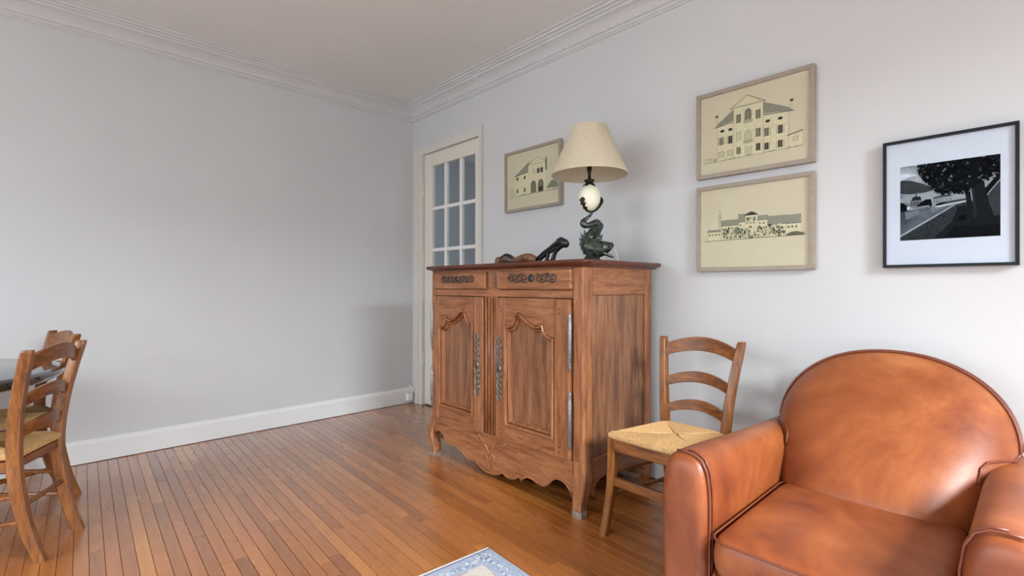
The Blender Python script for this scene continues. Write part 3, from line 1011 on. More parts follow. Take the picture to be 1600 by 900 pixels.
# ------------------------------------------------------------------ framed pictures on the right wall
class Ink:
    """flat print: polygons in the picture's own plane; u right, v up, in metres from the print centre"""

    def __init__(self):
        self.layers = {}

    def poly(self, m, pts, lv=0):
        self.layers.setdefault((m, lv), MB()).add([(u, -lv * 0.00012, v) for u, v in pts], [tuple(range(len(pts)))])
        return self

    def rect(self, m, u0, u1, v0, v1, lv=1):
        return self.poly(m, [(u0, v0), (u1, v0), (u1, v1), (u0, v1)], lv)

    def line(self, m, pts, wd=0.0012, lv=3):
        for (a, b_), (c, d) in zip(pts, pts[1:]):
            t = Vector((c - a, d - b_))
            if t.length < 1e-6:
                continue
            t.normalize()
            n = Vector((-t.y, t.x)) * wd / 2
            self.poly(m, [(a + n.x, b_ + n.y), (a - n.x, b_ - n.y), (c - n.x, d - n.y), (c + n.x, d + n.y)], lv)
        return self

    def build(self, par, y, zc, name='print_ink'):
        """one printed sheet: one mesh with several ink materials"""
        me = bpy.data.meshes.new(name)
        V, F, MI, mats = [], [], [], []
        dep = 0.0
        for (m, lv), mb in sorted(self.layers.items(), key=lambda t: t[0][1]):
            if m not in mats:
                mats.append(m)
            for f in mb.f:
                n = len(V)
                dep += 0.000006
                V += [(mb.v[i][0], y - dep, mb.v[i][2] + zc) for i in f]
                F.append(tuple(range(n, n + len(f))))
                MI.append(mats.index(m))
        me.from_pydata(V, [], F)
        for m in mats:
            me.materials.append(M[m])
        me.polygons.foreach_set('material_index', MI)
        o = bpy.data.objects.new(name, me)
        COL.objects.link(o)
        o.parent = par
        return o


def picture(name, label, yc, z0, wd, ht, fw, depth, fm, sheet, cat='picture'):
    t = thing(name, label, cat, (-0.002, yc, z0), -PI / 2)
    w2 = wd / 2
    for k, (pts) in enumerate(([(-w2, 0), (w2, 0), (w2 - fw, fw), (-w2 + fw, fw)], [(-w2, ht), (w2, ht), (w2 - fw, ht - fw), (-w2 + fw, ht - fw)],
                               [(-w2, 0), (-w2, ht), (-w2 + fw, ht - fw), (-w2 + fw, fw)], [(w2, 0), (w2, ht), (w2 - fw, ht - fw), (w2 - fw, fw)])):
        MB().prism(pts, lambda p, q, d: (p, d, q), -depth, 0.0).build('frame_rail', fm, t, bevel=0.0012)
    bx('print_sheet', sheet, t, -w2 + fw - .002, w2 - fw + .002, -depth + .011, 0, fw - .002, ht - fw + .002)
    bx('glass', 'picture_glass', t, -w2 + fw - .002, w2 - fw + .002, -depth + .003, -depth + .0045, fw - .002, ht - fw + .002)
    return t, -depth + 0.011 - 0.0003


def window(I, u, v, wd, ht, fill='ink_dark', shutters=False, arch=False):
    I.rect(fill, u - wd / 2, u + wd / 2, v, v + ht, 4)
    if arch:
        I.poly(fill, [(u + wd / 2 * math.cos(PI * k / 8), v + ht + wd / 2 * math.sin(PI * k / 8)) for k in range(9)], 4)
    I.line('ink_pale', [(u, v), (u, v + ht)], 0.001, 5)
    I.line('ink_mid', [(u - wd / 2 - .001, v), (u - wd / 2 - .001, v + ht), (u + wd / 2 + .001, v + ht), (u + wd / 2 + .001, v)], 0.001, 5)
    if shutters:
        for s in (-1, 1):
            I.rect('ink_wash', u + s * wd * 0.52, u + s * wd * 1.0, v, v + ht, 4)
            I.line('ink_mid', [(u + s * wd * 1.0, v), (u + s * wd * 1.0, v + ht)], 0.0008, 5)


# --- villa with a pediment (upper drawing)
PWD, PHT, PFW, PDP = 0.545, 0.437, 0.020, 0.030
t, yi_ = picture('framed_print', 'framed ink drawing of a pedimented villa, upper of the stacked pair', -3.045, 1.632, PWD, PHT, PFW, PDP, 'frame_wood', 'paper')
I = Ink()
I.rect('ink_pale', -.165, .165, -.125, .055, 1)                         # facade wings
I.rect('ink_pale', -.085, .055, -.125, .125, 1)
I.poly('ink_pale', [(-.10, .122), (.062, .122), (-.02, .170)], 1)
I.poly('ink_roof', [(-.178, .045), (-.085, .062), (-.085, .118), (-.165, .062)], 2)
I.poly('ink_roof', [(.055, .062), (.185, .045), (.172, .062), (.055, .118)], 2)
for k in range(12):
    u = .058 + k * .0095
    I.line('ink_mid', [(u, .064 - k * .001), (u, .112 - k * .0045)], .0008, 3)
    u = -.088 - k * .0068
    I.line('ink_mid', [(u, .062 - k * .0012), (u, .110 - k * .0045)], .0008, 3)
I.line('ink_dark', [(-.103, .122), (-.02, .172), (.066, .122), (-.103, .122)], .0022)
I.line('ink_mid', [(-.085, .128), (-.02, .163), (.048, .128), (-.085, .128)], .001)
I.line('ink_dark', [(-.182, .045), (-.085, .055)], .003)
I.line('ink_dark', [(.055, .055), (.190, .045)], .003)
for u in (-.165, -.085, .055, .165):
    I.line('ink_mid', [(u, -.125), (u, .05 if abs(u) > .1 else .122)], .0012)
for v in (-.065, -.005):
    I.line('ink_wash', [(-.165, v), (.165, v)], .0015, 2)
for u in (-.140, -.100, .075, .130):
    I.poly('ink_dark', [(u + .011 * math.cos(2 * PI * k / 12), .022 + .007 * math.sin(2 * PI * k / 12)) for k in range(12)], 4)
window(I, -.015, .050, .030, .040, 'ink_mid', arch=True)
window(I, -.015, -.045, .028, .035, 'ink_wash', arch=True)
for v in (.035, -.062):
    I.rect('ink_wash', -.036, .006, v, v + .016, 5)
    for k in range(7):
        I.line('ink_dark', [(-.034 + k * .0063, v), (-.034 + k * .0063, v + .016)], .0016, 6)
for u in (-.060, .032):
    window(I, u, .045, .020, .042, 'ink_mid')
    window(I, u, -.042, .020, .040, 'ink_wash' if u < 0 else 'ink_mid')
    window(I, u, -.108, .018, .034, 'ink_dark' if u > 0 else 'ink_mid')
for u in (-.145, -.100, .070, .130):
    window(I, u, -.048, .017, .038, 'ink_dark' if u in (-.100, .130) else 'ink_mid', shutters=True)
    window(I, u, -.112, .016, .032, 'ink_dark' if u > 0 else 'ink_wash', shutters=True)
I.rect('ink_wash', -.030, .004, -.125, -.078, 3)
I.line('ink_dark', [(-.030, -.125), (-.030, -.078), (.004, -.078), (.004, -.125)], .001)
I.rect('ink_pale', .165, .225, -.118, -.065, 2)
I.line('ink_dark', [(.160, -.066), (.225, -.052)], .004)
I.line('ink_mid', [(.225, -.118), (.225, -.055)], .001)
window(I, .195, -.098, .020, .022, 'ink_wash')
for u, v in ((-.168, .062), (.178, .055)):
    I.rect('ink_wash', u - .006, u + .006, v, v + .034, 2)
    I.rect('ink_dark', u - .007, u + .007, v + .034, v + .044, 3)
for k in range(26):
    u = -.235 + random.random() * .06
    I.rect('ink_mid' if k % 2 else 'ink_wash', u, u + .012, -.128 + random.random() * .018, -.118 + random.random() * .014, 3)
for k in range(30):
    u = random.uniform(-.16, .22)
    I.line('ink_mid', [(u, -.125), (u + .012, -.122 + random.random() * .006)], .0012, 4)
for k in range(40):
    u, v = random.uniform(-.16, .16), random.uniform(-.12, .04)
    I.line('ink_wash', [(u, v), (u + random.uniform(-.006, .006), v + random.uniform(-.012, .012))], .0012, 2)
I.line('ink_mid', [(-.235, -.129), (.228, -.122)], .0014, 4)
I.line('ink_wash', [(-.06, -.152), (.06, -.152)], .0012, 2)
I.build(t, yi_, PHT / 2 - .012)

# --- long palace front (lower drawing)
t, yi_ = picture('framed_print', 'framed ink drawing of a long village facade, lower of the stacked pair', -3.045, 1.155, PWD, PHT, PFW, PDP, 'frame_wood', 'paper')
I = Ink()
blocks = [(-.215, -.150, -.062, -.018, .010), (-.150, -.060, -.062, .008, .028), (-.060, -.030, -.062, .020, .040), (-.030, .030, -.062, .050, .0), (.030, .075, -.062, .022, .022),
          (.075, .155, -.062, -.004, .040), (.155, .215, -.050, -.006, .040)]
for a, b_, v0, v1, rh in blocks:
    I.rect('ink_pale', a, b_, v0, v1, 1)
    if rh:
        I.rect('ink_roof', a - .002, b_ + .002, v1, v1 + rh, 2)
    I.line('ink_dark', [(a - .002, v1), (b_ + .002, v1)], .0018)
    I.line('ink_mid', [(a, v0), (a, v1)], .001)
    I.line('ink_mid', [(a - .002, v1 + rh), (b_ + .002, v1 + rh)], .001)
    k = a + .010
    while k < b_ - .006:
        window(I, k, v1 - .020, .005, .009, 'ink_dark')
        if v1 - v0 > .045:
            window(I, k, v1 - .042, .005, .010, 'ink_mid' if random.random() < .5 else 'ink_dark')
        k += .016
I.poly('ink_dark', [(-.036, .050), (.034, .050), (.012, .064), (0, .068), (-.014, .064)], 3)
window(I, -.016, .022, .009, .018)
window(I, .014, .022, .009, .018)
I.rect('ink_wash', -.158, -.146, .0, .070, 2)
I.line('ink_mid', [(-.158, .0), (-.158, .07), (-.152, .095), (-.146, .07), (-.146, .0)], .001)
for v in (.03, .05, .062):
    I.line('ink_dark', [(-.157, v), (-.147, v)], .002)
for k in range(190):
    u, v = random.uniform(-.135, .15), random.uniform(-.062, -.010)
    m_ = random.choice(['ink_mid', 'ink_wash', 'ink_green', 'ink_dark', 'ink_pale'])
    a, b_ = random.uniform(.003, .008), random.uniform(.005, .014)
    I.rect(m_, u, u + a, v, min(v + b_, .0), 4 if m_ != 'ink_dark' else 5)
I.poly('ink_green', [(-.065 + .020 * math.cos(2 * PI * k / 10), -.022 + .018 * math.sin(2 * PI * k / 10)) for k in range(10)], 4)
I.poly('ink_mid', [(.150, -.062), (.175, -.045), (.200, -.042), (.225, -.052), (.235, -.060)], 5)
for k in range(16):
    u = .152 + k * .005
    I.line('ink_dark', [(u, -.060), (u + .008, -.048)], .001, 6)
I.line('ink_dark', [(-.225, -.064), (.238, -.060)], .0016, 6)
I.line('ink_wash', [(-.05, -.150), (.06, -.150)], .0012, 2)
I.build(t, yi_, PHT / 2 + .0)

# --- farmhouse (small, by the door, behind the lamp)
t, yi_ = picture('framed_print', 'framed pale drawing of an arcaded farmhouse, hanging between door and lamp shade', -1.568, 1.618, PWD, PHT, PFW, PDP, 'frame_wood', 'paper')
I = Ink()
I.rect('ink_pale', -.165, .135, -.095, .050, 1)
I.poly('ink_roof', [(-.175, .042), (-.035, .062), (.005, .118), (-.040, .122)], 2)
I.rect('ink_pale', -.035, .125, -.095, .105, 2)
I.poly('ink_pale', [(-.040, .103), (.050, .145), (.135, .103)], 2)
I.line('ink_mid', [(-.044, .103), (.050, .148), (.140, .103), (-.044, .103)], .0025)
I.line('ink_dark', [(-.178, .042), (-.035, .060)], .004)
I.line('ink_dark', [(-.175, .045), (.0, .130)], .002)
for a in (.015, .085):
    window(I, a, -.095, .050, .060, 'ink_mid', arch=True)
    I.rect('ink_dark', a - .018, a + .018, -.092, -.060, 5) if a > .05 else None
for a in (.062, .094):
    window(I, a, .035, .022, .034, 'ink_dark')
window(I, .020, .035, .020, .034, 'ink_wash')
for a in (-.145, -.070):
    window(I, a, -.078, .018, .028, 'ink_mid')
    window(I, a, .014, .018, .020, 'ink_dark')
I.rect('ink_mid', .128, .142, .045, .132, 3)
I.poly('ink_green', [(.135, -.080), (.185, -.030), (.225, -.038), (.245, -.070), (.245, -.085)], 2)
I.poly('ink_wash', [(-.225, -.10), (-.235, -.04), (-.205, -.02), (-.180, -.045), (-.165, -.10)], 1)
for k in range(40):
    u = random.uniform(-.21, .22)
    I.line('ink_green', [(u, -.102), (u + .02, -.098 + random.random() * .012)], .002, 4)
I.line('ink_mid', [(-.235, -.106), (.245, -.090)], .0015, 4)
I.build(t, yi_, PHT / 2 - .01)

# --- black framed photograph of a riverside tree
BWD, BHT = 0.388, 0.505
t, yi_ = picture('framed_photograph', 'black framed monochrome riverside photograph with white mat above the armchair', -3.7575, 1.154, BWD, BHT, 0.011, 0.034, 'frame_black', 'mat_board')
I = Ink()
U0, U1, V0, V1 = -.139, .146, -.147, .146


def cl2(p):
    return (max(U0, min(U1, p[0])), max(V0, min(V1, p[1])))


def uv(a, b_):
    return (U0 + (U1 - U0) * a, V1 - (V1 - V0) * b_)


def pp(m, pts, lv):
    I.poly(m, [cl2(uv(a, b_)) for a, b_ in pts], lv)


pp('tone_sky', [(0, 0), (1, 0), (1, .55), (0, .55)], 1)
pp('tone_78', [(0, .18), (.12, .20), (.25, .26), (.38, .34), (.30, .37), (.1, .38), (0, .36)], 2)
pp('tone_205', [(.0, .09), (.12, .11), (.2, .13), (.10, .15), (.0, .19)], 2)
pp('tone_165', [(.30, .37), (.45, .33), (.66, .33), (.66, .46), (.2, .50), (0, .48), (0, .43)], 2)
pp('tone_104', [(.45, .40), (.55, .38), (.68, .40), (.60, .42)], 3)
pp('tone_water', [(0, .60), (.7, .50), (.7, .56), (.0, .96)], 3)
pp('tone_132', [(.05, .62), (.2, .60), (.22, .66), (.06, .72)], 4)
pp('tone_132', [(.32, .58), (.5, .55), (.45, .60), (.34, .66)], 4)
pp('tone_ground', [(0, .95), (.3, .76), (.56, .585), (.70, .545), (1, .54), (1, 1), (0, 1)], 5)
pp('tone_165', [(0, .925), (.3, .735), (.56, .57), (.58, .575), (.3, .76), (0, .955)], 6)
pp('tone_path', [(.60, .60), (1, .56), (1, 1), (.35, 1), (.55, .78)], 6)
pp('tone_24', [(.55, .86), (1, .80), (1, 1), (.45, 1)], 7)
# far bank: apse with spire, trees, terraces, bridge
pp('tone_132', [(.11, .565), (.11, .47), (.13, .45), (.21, .45), (.24, .48), (.24, .56)], 5)
pp('tone_56', [(.12, .47), (.14, .42), (.22, .42), (.23, .47)], 6)
pp('tone_38', [(.165, .44), (.175, .36), (.185, .44)], 6)
for k in range(5):
    a = .118 + k * .024
    pp('tone_56', [(a, .54), (a, .49), (a + .010, .49), (a + .010, .54)], 6)
pp('tone_24', [(0, .61), (0, .49), (.03, .49), (.07, .53), (.08, .60)], 7)
pp('tone_24', [(.18, .55), (.22, .51), (.27, .47), (.33, .47), (.345, .56), (.2, .57)], 7)
pp('tone_165', [(.08, .60), (.10, .565), (.31, .55), (.31, .575)], 7)
for k in range(7):
    a = .14 + k * .024
    pp('tone_78', [(a, .582), (a, .564), (a + .012, .563), (a + .012, .581)], 8)
pp('tone_165', [(.34, .575), (.345, .46), (.38, .44), (.52, .435), (.56, .46), (.60, .51), (.42, .535)], 6)
pp('tone_104', [(.345, .46), (.38, .44), (.52, .435), (.55, .455), (.36, .475)], 7)
for r_ in range(3):
    for k in range(9):
        a, b_ = .358 + k * .024, .480 + r_ * .020
        if a < .54:
            pp('tone_78', [(a, b_ + .010), (a, b_), (a + .011, b_), (a + .011, b_ + .010)], 8)
pp('tone_38', [(.38, .565), (.38, .545), (.42, .53), (.68, .505), (.70, .515), (.50, .535), (.43, .56)], 9)
pp('tone_205', [(.36, .575), (.70, .53), (.70, .545), (.40, .585)], 5)
# tree trunks and crown
pp('tone_38', [(.64, .32), (.72, .25), (.725, .45), (.745, .64), (.685, .64), (.68, .50), (.66, .40)], 10)
pp('tone_38', [(.715, 0), (.845, 0), (.845, .25), (.865, .42), (.90, .60), (.945, .75), (1, .80), (1, .86), (.70, .86), (.755, .76), (.745, .55), (.725, .35)], 11)
pp('tone_56', [(.73, .38), (.755, .40), (.775, .60), (.785, .76), (.755, .76), (.745, .55)], 12)
pp('tone_24', [(.845, .42), (.98, .24), (1, .20), (1, .30), (.90, .44), (.87, .50)], 10)
pp('tone_78', [(.875, .50), (1, .32), (1, .74), (.945, .75), (.90, .60)], 9)
pp('tone_24', [(.22, .10), (.30, .0), (1, .0), (1, .22), (.86, .30), (.72, .38), (.62, .42), (.52, .40), (.44, .42), (.38, .34), (.30, .28), (.24, .20)], 12)
pp('tone_12', [(.61, .78), (.61, .72), (.68, .71), (.69, .77)], 12)
for a0, a1, fn2, n_ in ((.20, .72, lambda a: .12 + .34 * max(0, min(1, (a - .2) / .25)) ** .8 if a < .45 else .44, 520), (.80, 1.0, lambda a: .34 - .3 * (a - .8), 150)):
    for k in range(n_):
        a = random.uniform(a0, a1)
        b_ = random.uniform(0, max(.05, fn2(a)))
        s = random.uniform(.010, .022)
        ang = random.random() * PI
        m_ = random.choice(['tone_12', 'tone_12', 'tone_24', 'tone_24', 'tone_38', 'tone_56', 'tone_132' if random.random() < .35 else 'tone_24'])
        pts = [(a + s * math.cos(ang + 2 * PI * i / 6) * (1.0 if i % 2 else .7), b_ + s * math.sin(ang + 2 * PI * i / 6) * (1.0 if i % 2 else .7)) for i in range(6)]
        if min(p[1] for p in pts) < 0 or max(p[0] for p in pts) > 1:
            pts = [(min(1, p[0]), max(0, p[1])) for p in pts]
        pp(m_, pts, 13 + k % 9)
I.build(t, yi_, BHT / 2 + .001)

# ------------------------------------------------------------------ rush-seated ladder-back chairs (front is -y)
def make_chair(label):
    t = thing('rush_chair', label, 'chair', (0, 0, 0), 0, 'rush-seated ladder-back chairs')

    def post(path, hx, hy, name, m):
        rings = []
        for (x_, y_, z_), f in path:
            c = 0.3
            a, b_ = hx * f * (1 - c), hy * f * (1 - c)
            X_, Y_ = hx * f, hy * f
            rings.append([(x_ + p, y_ + q_, z_) for p, q_ in ((-X_, -b_), (-a, -Y_), (a, -Y_), (X_, -b_), (X_, b_), (a, Y_), (-a, Y_), (-X_, b_))])
        return MB().loft(rings).build(name, m, t, smooth='edge')

    for s in (-1, 1):
        pth = spline([(s * .134, .245, 0, .9), (s * .136, .203, .13, 1), (s * .138, .172, .30, 1.05), (s * .142, .165, .43, 1.05), (s * .156, .178, .58, 1), (s * .172, .204, .72, .95), (s * .185, .228, .822, .88), (s * .186, .230, .835, .6)], 4)
        post([((a, b_, c), f) for a, b_, c, f in pth], .0175, .021, 'back_post', 'chair_wood')
        pth = spline([(s * .222, -.215, 0, .85), (s * .219, -.188, .10, .95), (s * .216, -.166, .22, 1), (s * .214, -.160, .36, 1.05), (s * .213, -.162, .425, 1.05), (s * .213, -.162, .437, .8)], 4)
        post([((a, b_, c), f) for a, b_, c, f in pth], .018, .020, 'leg', 'chair_wood')
    # ladder slats
    for zc, yc, hw, hgt, rise in ((.775, .212, .164, .058, .034), (.628, .184, .147, .044, .030), (.503, .168, .136, .042, .028)):
        rings = []
        n = 14
        for i in range(n + 1):
            u = -1 + 2 * i / n
            arch_ = 1 - u * u
            zb, zt = zc - hgt / 2 + rise * arch_ * .95, zc + hgt / 2 + rise * arch_ * 1.15
            y_ = yc + .030 * arch_
            ln = .07 * (0.5)
            rings.append([(u * hw, y_ - .008, zb), (u * hw, y_ + .008, zb), (u * hw, y_ + .012 , zt), (u * hw, y_ - .004, zt)])
        MB().loft(rings).build('slat', 'chair_wood_h', t, bevel=.003)
    # rush seat of concentric cords
    FW, BW, FY, BY_ = .222, .150, -.182, .182
    K = 22

    def ring(k, z):
        f = max(.012, 1 - k / (2 * K))
        cx_, cy_ = 0, 0.0
        out = []
        for u, v in ((-1, -1), (0, -1), (1, -1), (1, 0), (1, 1), (0, 1), (-1, 1), (-1, 0)):
            yy_ = FY + (BY_ - FY) * (v * f + 1) / 2
            hw = FW + (BW - FW) * (v * f + 1) / 2
            bow = -.012 if v < 0 and u == 0 else 0
            out.append((u * f * hw, yy_ + bow * f, z))
        return out
    rings = [ring(0.5, .414), ring(-.15, .420), ring(-.25, .427), ring(-.15, .434)]
    for k in range(0, 2 * K):
        base = .438 + .010 * math.sin(min(1, k / 12) * PI / 2) - .007 * (k / (2 * K))
        rings.append(ring(k + .0, base - .0022))
        rings.append(ring(k + .5, base + .0012))
    seat = MB().loft(rings).build('rush_seat', 'rush', t)
    se = MB()
    for u, v in ((-1, -1), (1, -1), (1, 1), (-1, 1)):
        p = []
        for f in (.97, .75, .5, .25, .04):
            yy_ = FY + (BY_ - FY) * (v * f + 1) / 2
            hw = FW + (BW - FW) * (v * f + 1) / 2
            p.append((u * f * hw, yy_, .4440 + .001 * (1 - f)))
        se.tube(p, .0022, 5)
    se.build('seat_seam', 'rush_cord', seat, smooth=True)
    # seat rails
    bx('front_apron', 'chair_wood_h', t, -.197, .197, -.183, -.160, .362, .418, bevel=.004)
    bx('back_rail', 'chair_wood_h', t, -.128, .128, .158, .176, .372, .405, bevel=.004)
    for s in (-1, 1):
        MB().prism([(s * .212, -.142), (s * .194, -.142), (s * .136, .150), (s * .154, .150)], lambda p, q_, d: (p, q_, d), .372, .405).build('side_rail', 'chair_wood', t, bevel=.004)
        for z_ in (.165, .265):
            MB().tube([(s * .215, -.165, z_), (s * .138, .182 if z_ > .2 else .195, z_)], .0095, 8).build('stretcher', 'chair_wood', t, smooth='edge')
    bx('front_stretcher', 'chair_wood_h', t, -.200, .200, -.178, -.160, .208, .246, bevel=.004)
    MB().tube([(-.138, .188, .225), (.138, .188, .225)], .0095, 8).build('stretcher', 'chair_wood_h', t, smooth='edge')
    return t


ch = make_chair('rush-seated wooden chair between the buffet and the leather armchair')
ch.location, ch.rotation_euler = (-0.525, -2.922, 0), (0, 0, math.radians(-90))
CA = math.radians(-117)
dup(ch, (-2.667, -1.07, 0), CA, 'rush-seated wooden chair nearest the camera, pulled up to the black round table')
dup(ch, (-2.645, -0.475, 0), math.radians(-77), 'rush-seated wooden chair farther off, at the table against the bare wall')

# ------------------------------------------------------------------ round table at the left edge
tb = thing('round_table', 'glossy black round pedestal table behind the two rush chairs', 'table', (-3.02, -0.72, 0))
prof = [(0, .652), (.56, .652), (.575, .655), (.590, .664), (.597, .676), (.594, .690), (.582, .699), (.565, .702), (0, .702)]
MB().lathe(prof, (0, 0, 0), 64).build('table_top', 'table_black', tb, smooth='edge')
MB().lathe([(0, .60), (.30, .60), (.30, .652), (0, .652)], (0, 0, 0), 32).build('apron', 'table_black', tb, smooth='edge')
MB().lathe([(0, .10), (.07, .10), (.075, .16), (.05, .22), (.045, .34), (.065, .42), (.05, .50), (.08, .60), (0, .60)], (0, 0, 0), 24).build('pedestal', 'table_black', tb, smooth='edge')
for k in range(3):
    a = 2 * PI * k / 3 + 2.6
    ca, sa = math.cos(a), math.sin(a)
    q = spline([(.05, .19, .036), (.16, .16, .032), (.26, .07, .026), (.33, .024, .022), (.36, .022, .020)], 4)
    MB().tube([(r * ca, r * sa, z) for r, z, _ in q], [c for _, _, c in q], 8).build('foot', 'table_black', tb, smooth=True)

# ------------------------------------------------------------------ leather club armchair (front is -y)
ac = thing('club_armchair', 'tan leather club armchair with round arched back', 'armchair', (-0.66, -3.615, 0), math.radians(-90))


def arm_ring(s, y_, half, top, grow=1.0, zb=.05):
    """cross-section of an arm: upright sides, bulbous rounded crown, tapering to the floor; s = side"""
    cx_ = s * .334
    pts = []
    H = top
    prof_ = [(-.78, 0.0), (-.84, .16), (-.92, .36), (-.985, .56), (-1.0, .72), (-.965, .83), (-.86, .92), (-.66, .975), (-.35, .997), (0, 1.0), (.35, .996), (.66, .972), (.86, .915), (.955, .82), (.975, .70),
             (.955, .54), (.93, .36), (.92, .16), (.92, 0.0)]
    for p, q_ in prof_:
        x_ = p * half * grow
        pts.append((cx_ + (x_ if s < 0 else -x_), y_, zb + (H - zb) * (q_ if grow == 1 else (0.5 + (q_ - 0.5) * (0.5 + 0.5 * grow)))))
    return pts


for s in (-1, 1):
    secs = [(-.492, .079, .588, .80), (-.500, .079, .588, .80)]
    rings = [arm_ring(s, -.508, .072, .590, .55), arm_ring(s, -.506, .072, .590, .78), arm_ring(s, -.496, .072, .592, .93), arm_ring(s, -.478, .073, .594, 1.0)]
    for y_, tp, hf in ((-.44, .594, .074), (-.30, .585, .075), (-.15, .572, .076), (.0, .560, .077), (.15, .550, .078), (.30, .545, .078), (.42, .54, .075), (.46, .53, .07)):
        rings.append(arm_ring(s, y_, hf, tp))
    rings.append(arm_ring(s, .475, .07, .53, .7))
    arm = MB().loft(rings).build('arm', 'leather', ac, smooth=True, sub=1)
    pr = arm_ring(s, -.480, .0745, .596)
    MB().tube([(a, b_ - .002, c) for a, b_, c in pr[8:]], .0032, 6).build('piping', 'leather_piping', arm, smooth=True)
    pr = arm_ring(s, -.464, .0747, .5962)
    MB().tube([(a, b_, c) for a, b_, c in pr[9:]], .0028, 6).build('piping', 'leather_piping', arm, smooth=True)

# back: pillow-like face inside an arched outline with notches over the arms
OUT = []
hw, zn, zt = .340, .535, .832
OUT_R = [(.290, .28), (.305, .36), (.322, .44), (.335, .51), (.340, .560)]
n = 18
for k in range(1, n + 1):
    a = PI / 2 * k / n
    OUT_R.append((.340 * math.cos(a) ** .93, .560 + (zt - .560) * math.sin(a) ** .97))
OUT = OUT_R + [(-p, q_) for p, q_ in OUT_R[-2::-1]]


def back_y(z):
    return .330 + (z - .53) * .42


CB = (0, .50)
rings = []


def bring(f, k):
    out = []
    for p, q_ in OUT:
        x_, z_ = CB[0] + (p - CB[0]) * f, CB[1] + (q_ - CB[1]) * f
        out.append((x_, z_))
    return out


def bulge(x_, z_, f):
    low = max(0, min(1, (.80 - z_) / .42))
    amp = .105 + .215 * low ** 1.1
    return amp * (1 - f ** 3.2) ** .62


for f in (1.0, .99, .965, .93, .88, .80, .70, .58, .45, .30, .15, .04):
    rings.append([(x_, back_y(z_) - bulge(x_, z_, f), z_) for x_, z_ in bring(f, 0)])
rear = []
for dy_, f in ((.03, 1.004), (.10, 1.0), (.16, .97), (.185, .9), (.19, .5), (.19, .05)):
    rear.append([(x_, min(.585, back_y(z_) + dy_ * (1.0 - .35 * max(0, (z_ - .55) / .3))), z_) for x_, z_ in bring(f, 0)])
bk = MB().loft(rear[::-1] + rings).build('back', 'leather', ac, smooth=True, sub=1)


def edge_frac(x_, z_):
    """how far (0..1) a point lies from the pillow centre towards the outline"""
    d = Vector((x_ - CB[0], z_ - CB[1]))
    best = 9.0
    for (ax, az), (bx_, bz) in zip(OUT, OUT[1:] + OUT[:1]):
        ex, ez = bx_ - ax, bz - az
        den = d.x * ez - d.y * ex
        if abs(den) < 1e-12:
            continue
        t_ = ((ax - CB[0]) * ez - (az - CB[1]) * ex) / den
        u_ = ((ax - CB[0]) * d.y - (az - CB[1]) * d.x) / den
        if t_ > 0 and -1e-6 <= u_ <= 1 + 1e-6:
            best = min(best, t_)
    return min(1.0, 1 / best)


def pipe_pt(x_, z_, out):
    f_ = edge_frac(x_, z_)
    return (x_, back_y(z_) - bulge(x_, z_, f_) - out, z_)


top_line = [(p, q_) for p, q_ in OUT if q_ > .555]
notch = [(.341, .556), (.330, .549), (.300, .556), (.275, .553), (.262, .538), (.258, .50)]
full = [(p, q_) for p, q_ in notch[::-1]] + top_line + [(-p, q_) for p, q_ in notch]
MB().tube([(p * 1.008, back_y(q_) - .004, q_ + .003) if q_ > .557 else pipe_pt(p, q_, .003) for p, q_ in full], .0042, 8).build('piping', 'leather_piping', bk, smooth=True)
MB().tube([(p * 1.016, back_y(q_) + .020, q_ + .003) for p, q_ in top_line], .0045, 8).build('piping', 'leather_piping', bk, smooth=True)

# seat cushion


def cush(inset, z, crown=0.0):
    x0, y0, y1 = .246 - inset, -.525 + inset, .08 - inset
    out = []
    r = .05
    n_ = 5
    for cx_, cy_, a0 in ((x0 - r, y1 - r, 0), (-x0 + r, y1 - r, PI / 2), (-x0 + r, y0 + r, PI), (x0 - r, y0 + r, 1.5 * PI)):
        for k in range(n_ + 1):
            a = a0 + PI / 2 * k / n_
            out.append((cx_ + r * math.cos(a), cy_ + r * math.sin(a), z + crown))
    return out


cr = [cush(.03, .275), cush(.008, .282), cush(0, .30), cush(-.004, .335), cush(0, .372), cush(.005, .385), cush(.02, .393), cush(.06, .401), cush(.12, .408), cush(.18, .412), cush(.20, .413)]
cu = MB().loft(cr).build('seat_cushion', 'leather', ac, smooth=True, sub=1)
MB().tube(cush(-.001, .386), .0032, 6, closed=True).build('piping', 'leather_piping', cu, smooth=True)
MB().tube(cush(.001, .286), .0045, 6, closed=True).build('piping', 'leather_piping', cu, smooth=True)
bx('front_rail', 'leather', ac, -.262, .262, -.486, .30, .06, .276, bevel=.02, seg=3)
for sx in (-.33, .33):
    for sy in (-.42, .38):
        MB().lathe([(0, 0), (.026, 0), (.030, .02), (.030, .055), (0, .055)], (sx, sy, 0), 14).build('foot', 'ebony', ac, smooth='edge')

# ------------------------------------------------------------------ rug corner in the foreground
rg = thing('rug', 'pale blue patterned wool rug with white edge on the parquet', 'rug', (-1.178, -2.436, 0.0), math.radians(-4.3))
# local: x towards -x of the room (along the short end), y towards the camera
RW, RLn = 1.0, 1.6
bx('pile', 'rug_blue', rg, -RW, 0, -RLn, -.014, .0005, .008, bevel=.002)
bx('white_edge', 'wool_edge', rg, -RW, 0, -.014, 0, .0005, .007, bevel=.002)
bx('dark_line', 'wool_dark', rg, -RW, 0, -.020, -.0145, .006, .0084)
pat = {}


def mot(m, pts, z=.0086):
    pat.setdefault(m, MB()).prism(pts, lambda p, q_, d: (p, q_, d), .0075, z)


def ell(m, cx_, cy_, a, b_, rot=0, z=.0086):
    mot(m, [(cx_ + a * math.cos(t_) * math.cos(rot) - b_ * math.sin(t_) * math.sin(rot), cy_ + a * math.cos(t_) * math.sin(rot) + b_ * math.sin(t_) * math.cos(rot)) for t_ in [2 * PI * k / 10 for k in range(10)]], z)


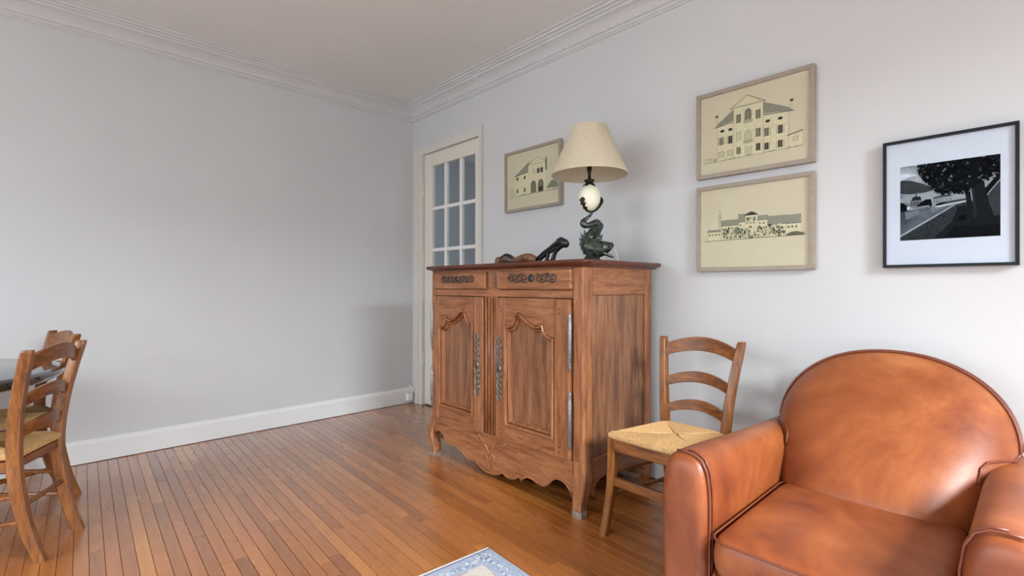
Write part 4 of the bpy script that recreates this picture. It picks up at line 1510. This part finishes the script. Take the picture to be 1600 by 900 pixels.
rr = random.Random(3)
for k in range(70):          # border flowers along both edges
    u = -.030 - k * .0135
    ell(rr.choice(['wool_white', 'wool_teal', 'wool_white']), u, -.058 + rr.uniform(-.018, .018), rr.uniform(.006, .013), rr.uniform(.003, .006), rr.random() * 3)
    ell(rr.choice(['wool_dark', 'wool_teal', 'wool_cream']), u + .012, -.068 + rr.uniform(-.014, .014), .005, .003, rr.random() * 3, .0087)
for k in range(112):
    v = -.030 - k * .0135
    ell(rr.choice(['wool_white', 'wool_teal', 'wool_white']), -.058 + rr.uniform(-.018, .018), v, rr.uniform(.006, .013), rr.uniform(.003, .006), rr.random() * 3)
    ell(rr.choice(['wool_dark', 'wool_teal', 'wool_cream']), -.068 + rr.uniform(-.014, .014), v + .012, .005, .003, rr.random() * 3, .0087)
mot('wool_cream', [(-.095, -.095), (-RW + .095, -.095), (-RW + .095, -RLn + .1), (-.095, -RLn + .1)], .0084)
for k in range(6):            # red and cream bars either side of the corner
    d0 = .108 + k * .014
    for a_, b_ in ((0, .085), (.13, .19)):
        if k % 3 == 1:
            continue
        mot('wool_red', [(-d0 - .055 - a_ * .3, -.098 - k * .006), (-d0 - .115 - a_ * .3, -.098 - k * .006), (-d0 - .115 - a_ * .3, -.101 - k * .006), (-d0 - .055 - a_ * .3, -.101 - k * .006)], .0087)
        mot('wool_red', [(-.098 - k * .006, -d0 - .055 - a_ * .3), (-.098 - k * .006, -d0 - .115 - a_ * .3), (-.101 - k * .006, -d0 - .115 - a_ * .3), (-.101 - k * .006, -d0 - .055 - a_ * .3)], .0087)
mot('wool_grey', [(-.135, -.205), (-.205, -.135), (-RW + .13, -.135), (-RW + .13, -RLn + .15), (-.13, -RLn + .15)], .0088)
mot('wool_dark', [(-.130, -.205), (-.205, -.130), (-.210, -.135), (-.135, -.210)], .0090)
for k in range(80):
    a, b_ = rr.uniform(-RW + .15, -.16), rr.uniform(-RLn + .2, -.16)
    if -a - b_ > .42:
        ell(rr.choice(['wool_red', 'wool_dark', 'wool_white', 'wool_teal']), a, b_, .012, .008, rr.random() * 3, .0090)
for m_, mb in pat.items():
    mb.build('woven_pattern', m_, rg, kind='stuff')
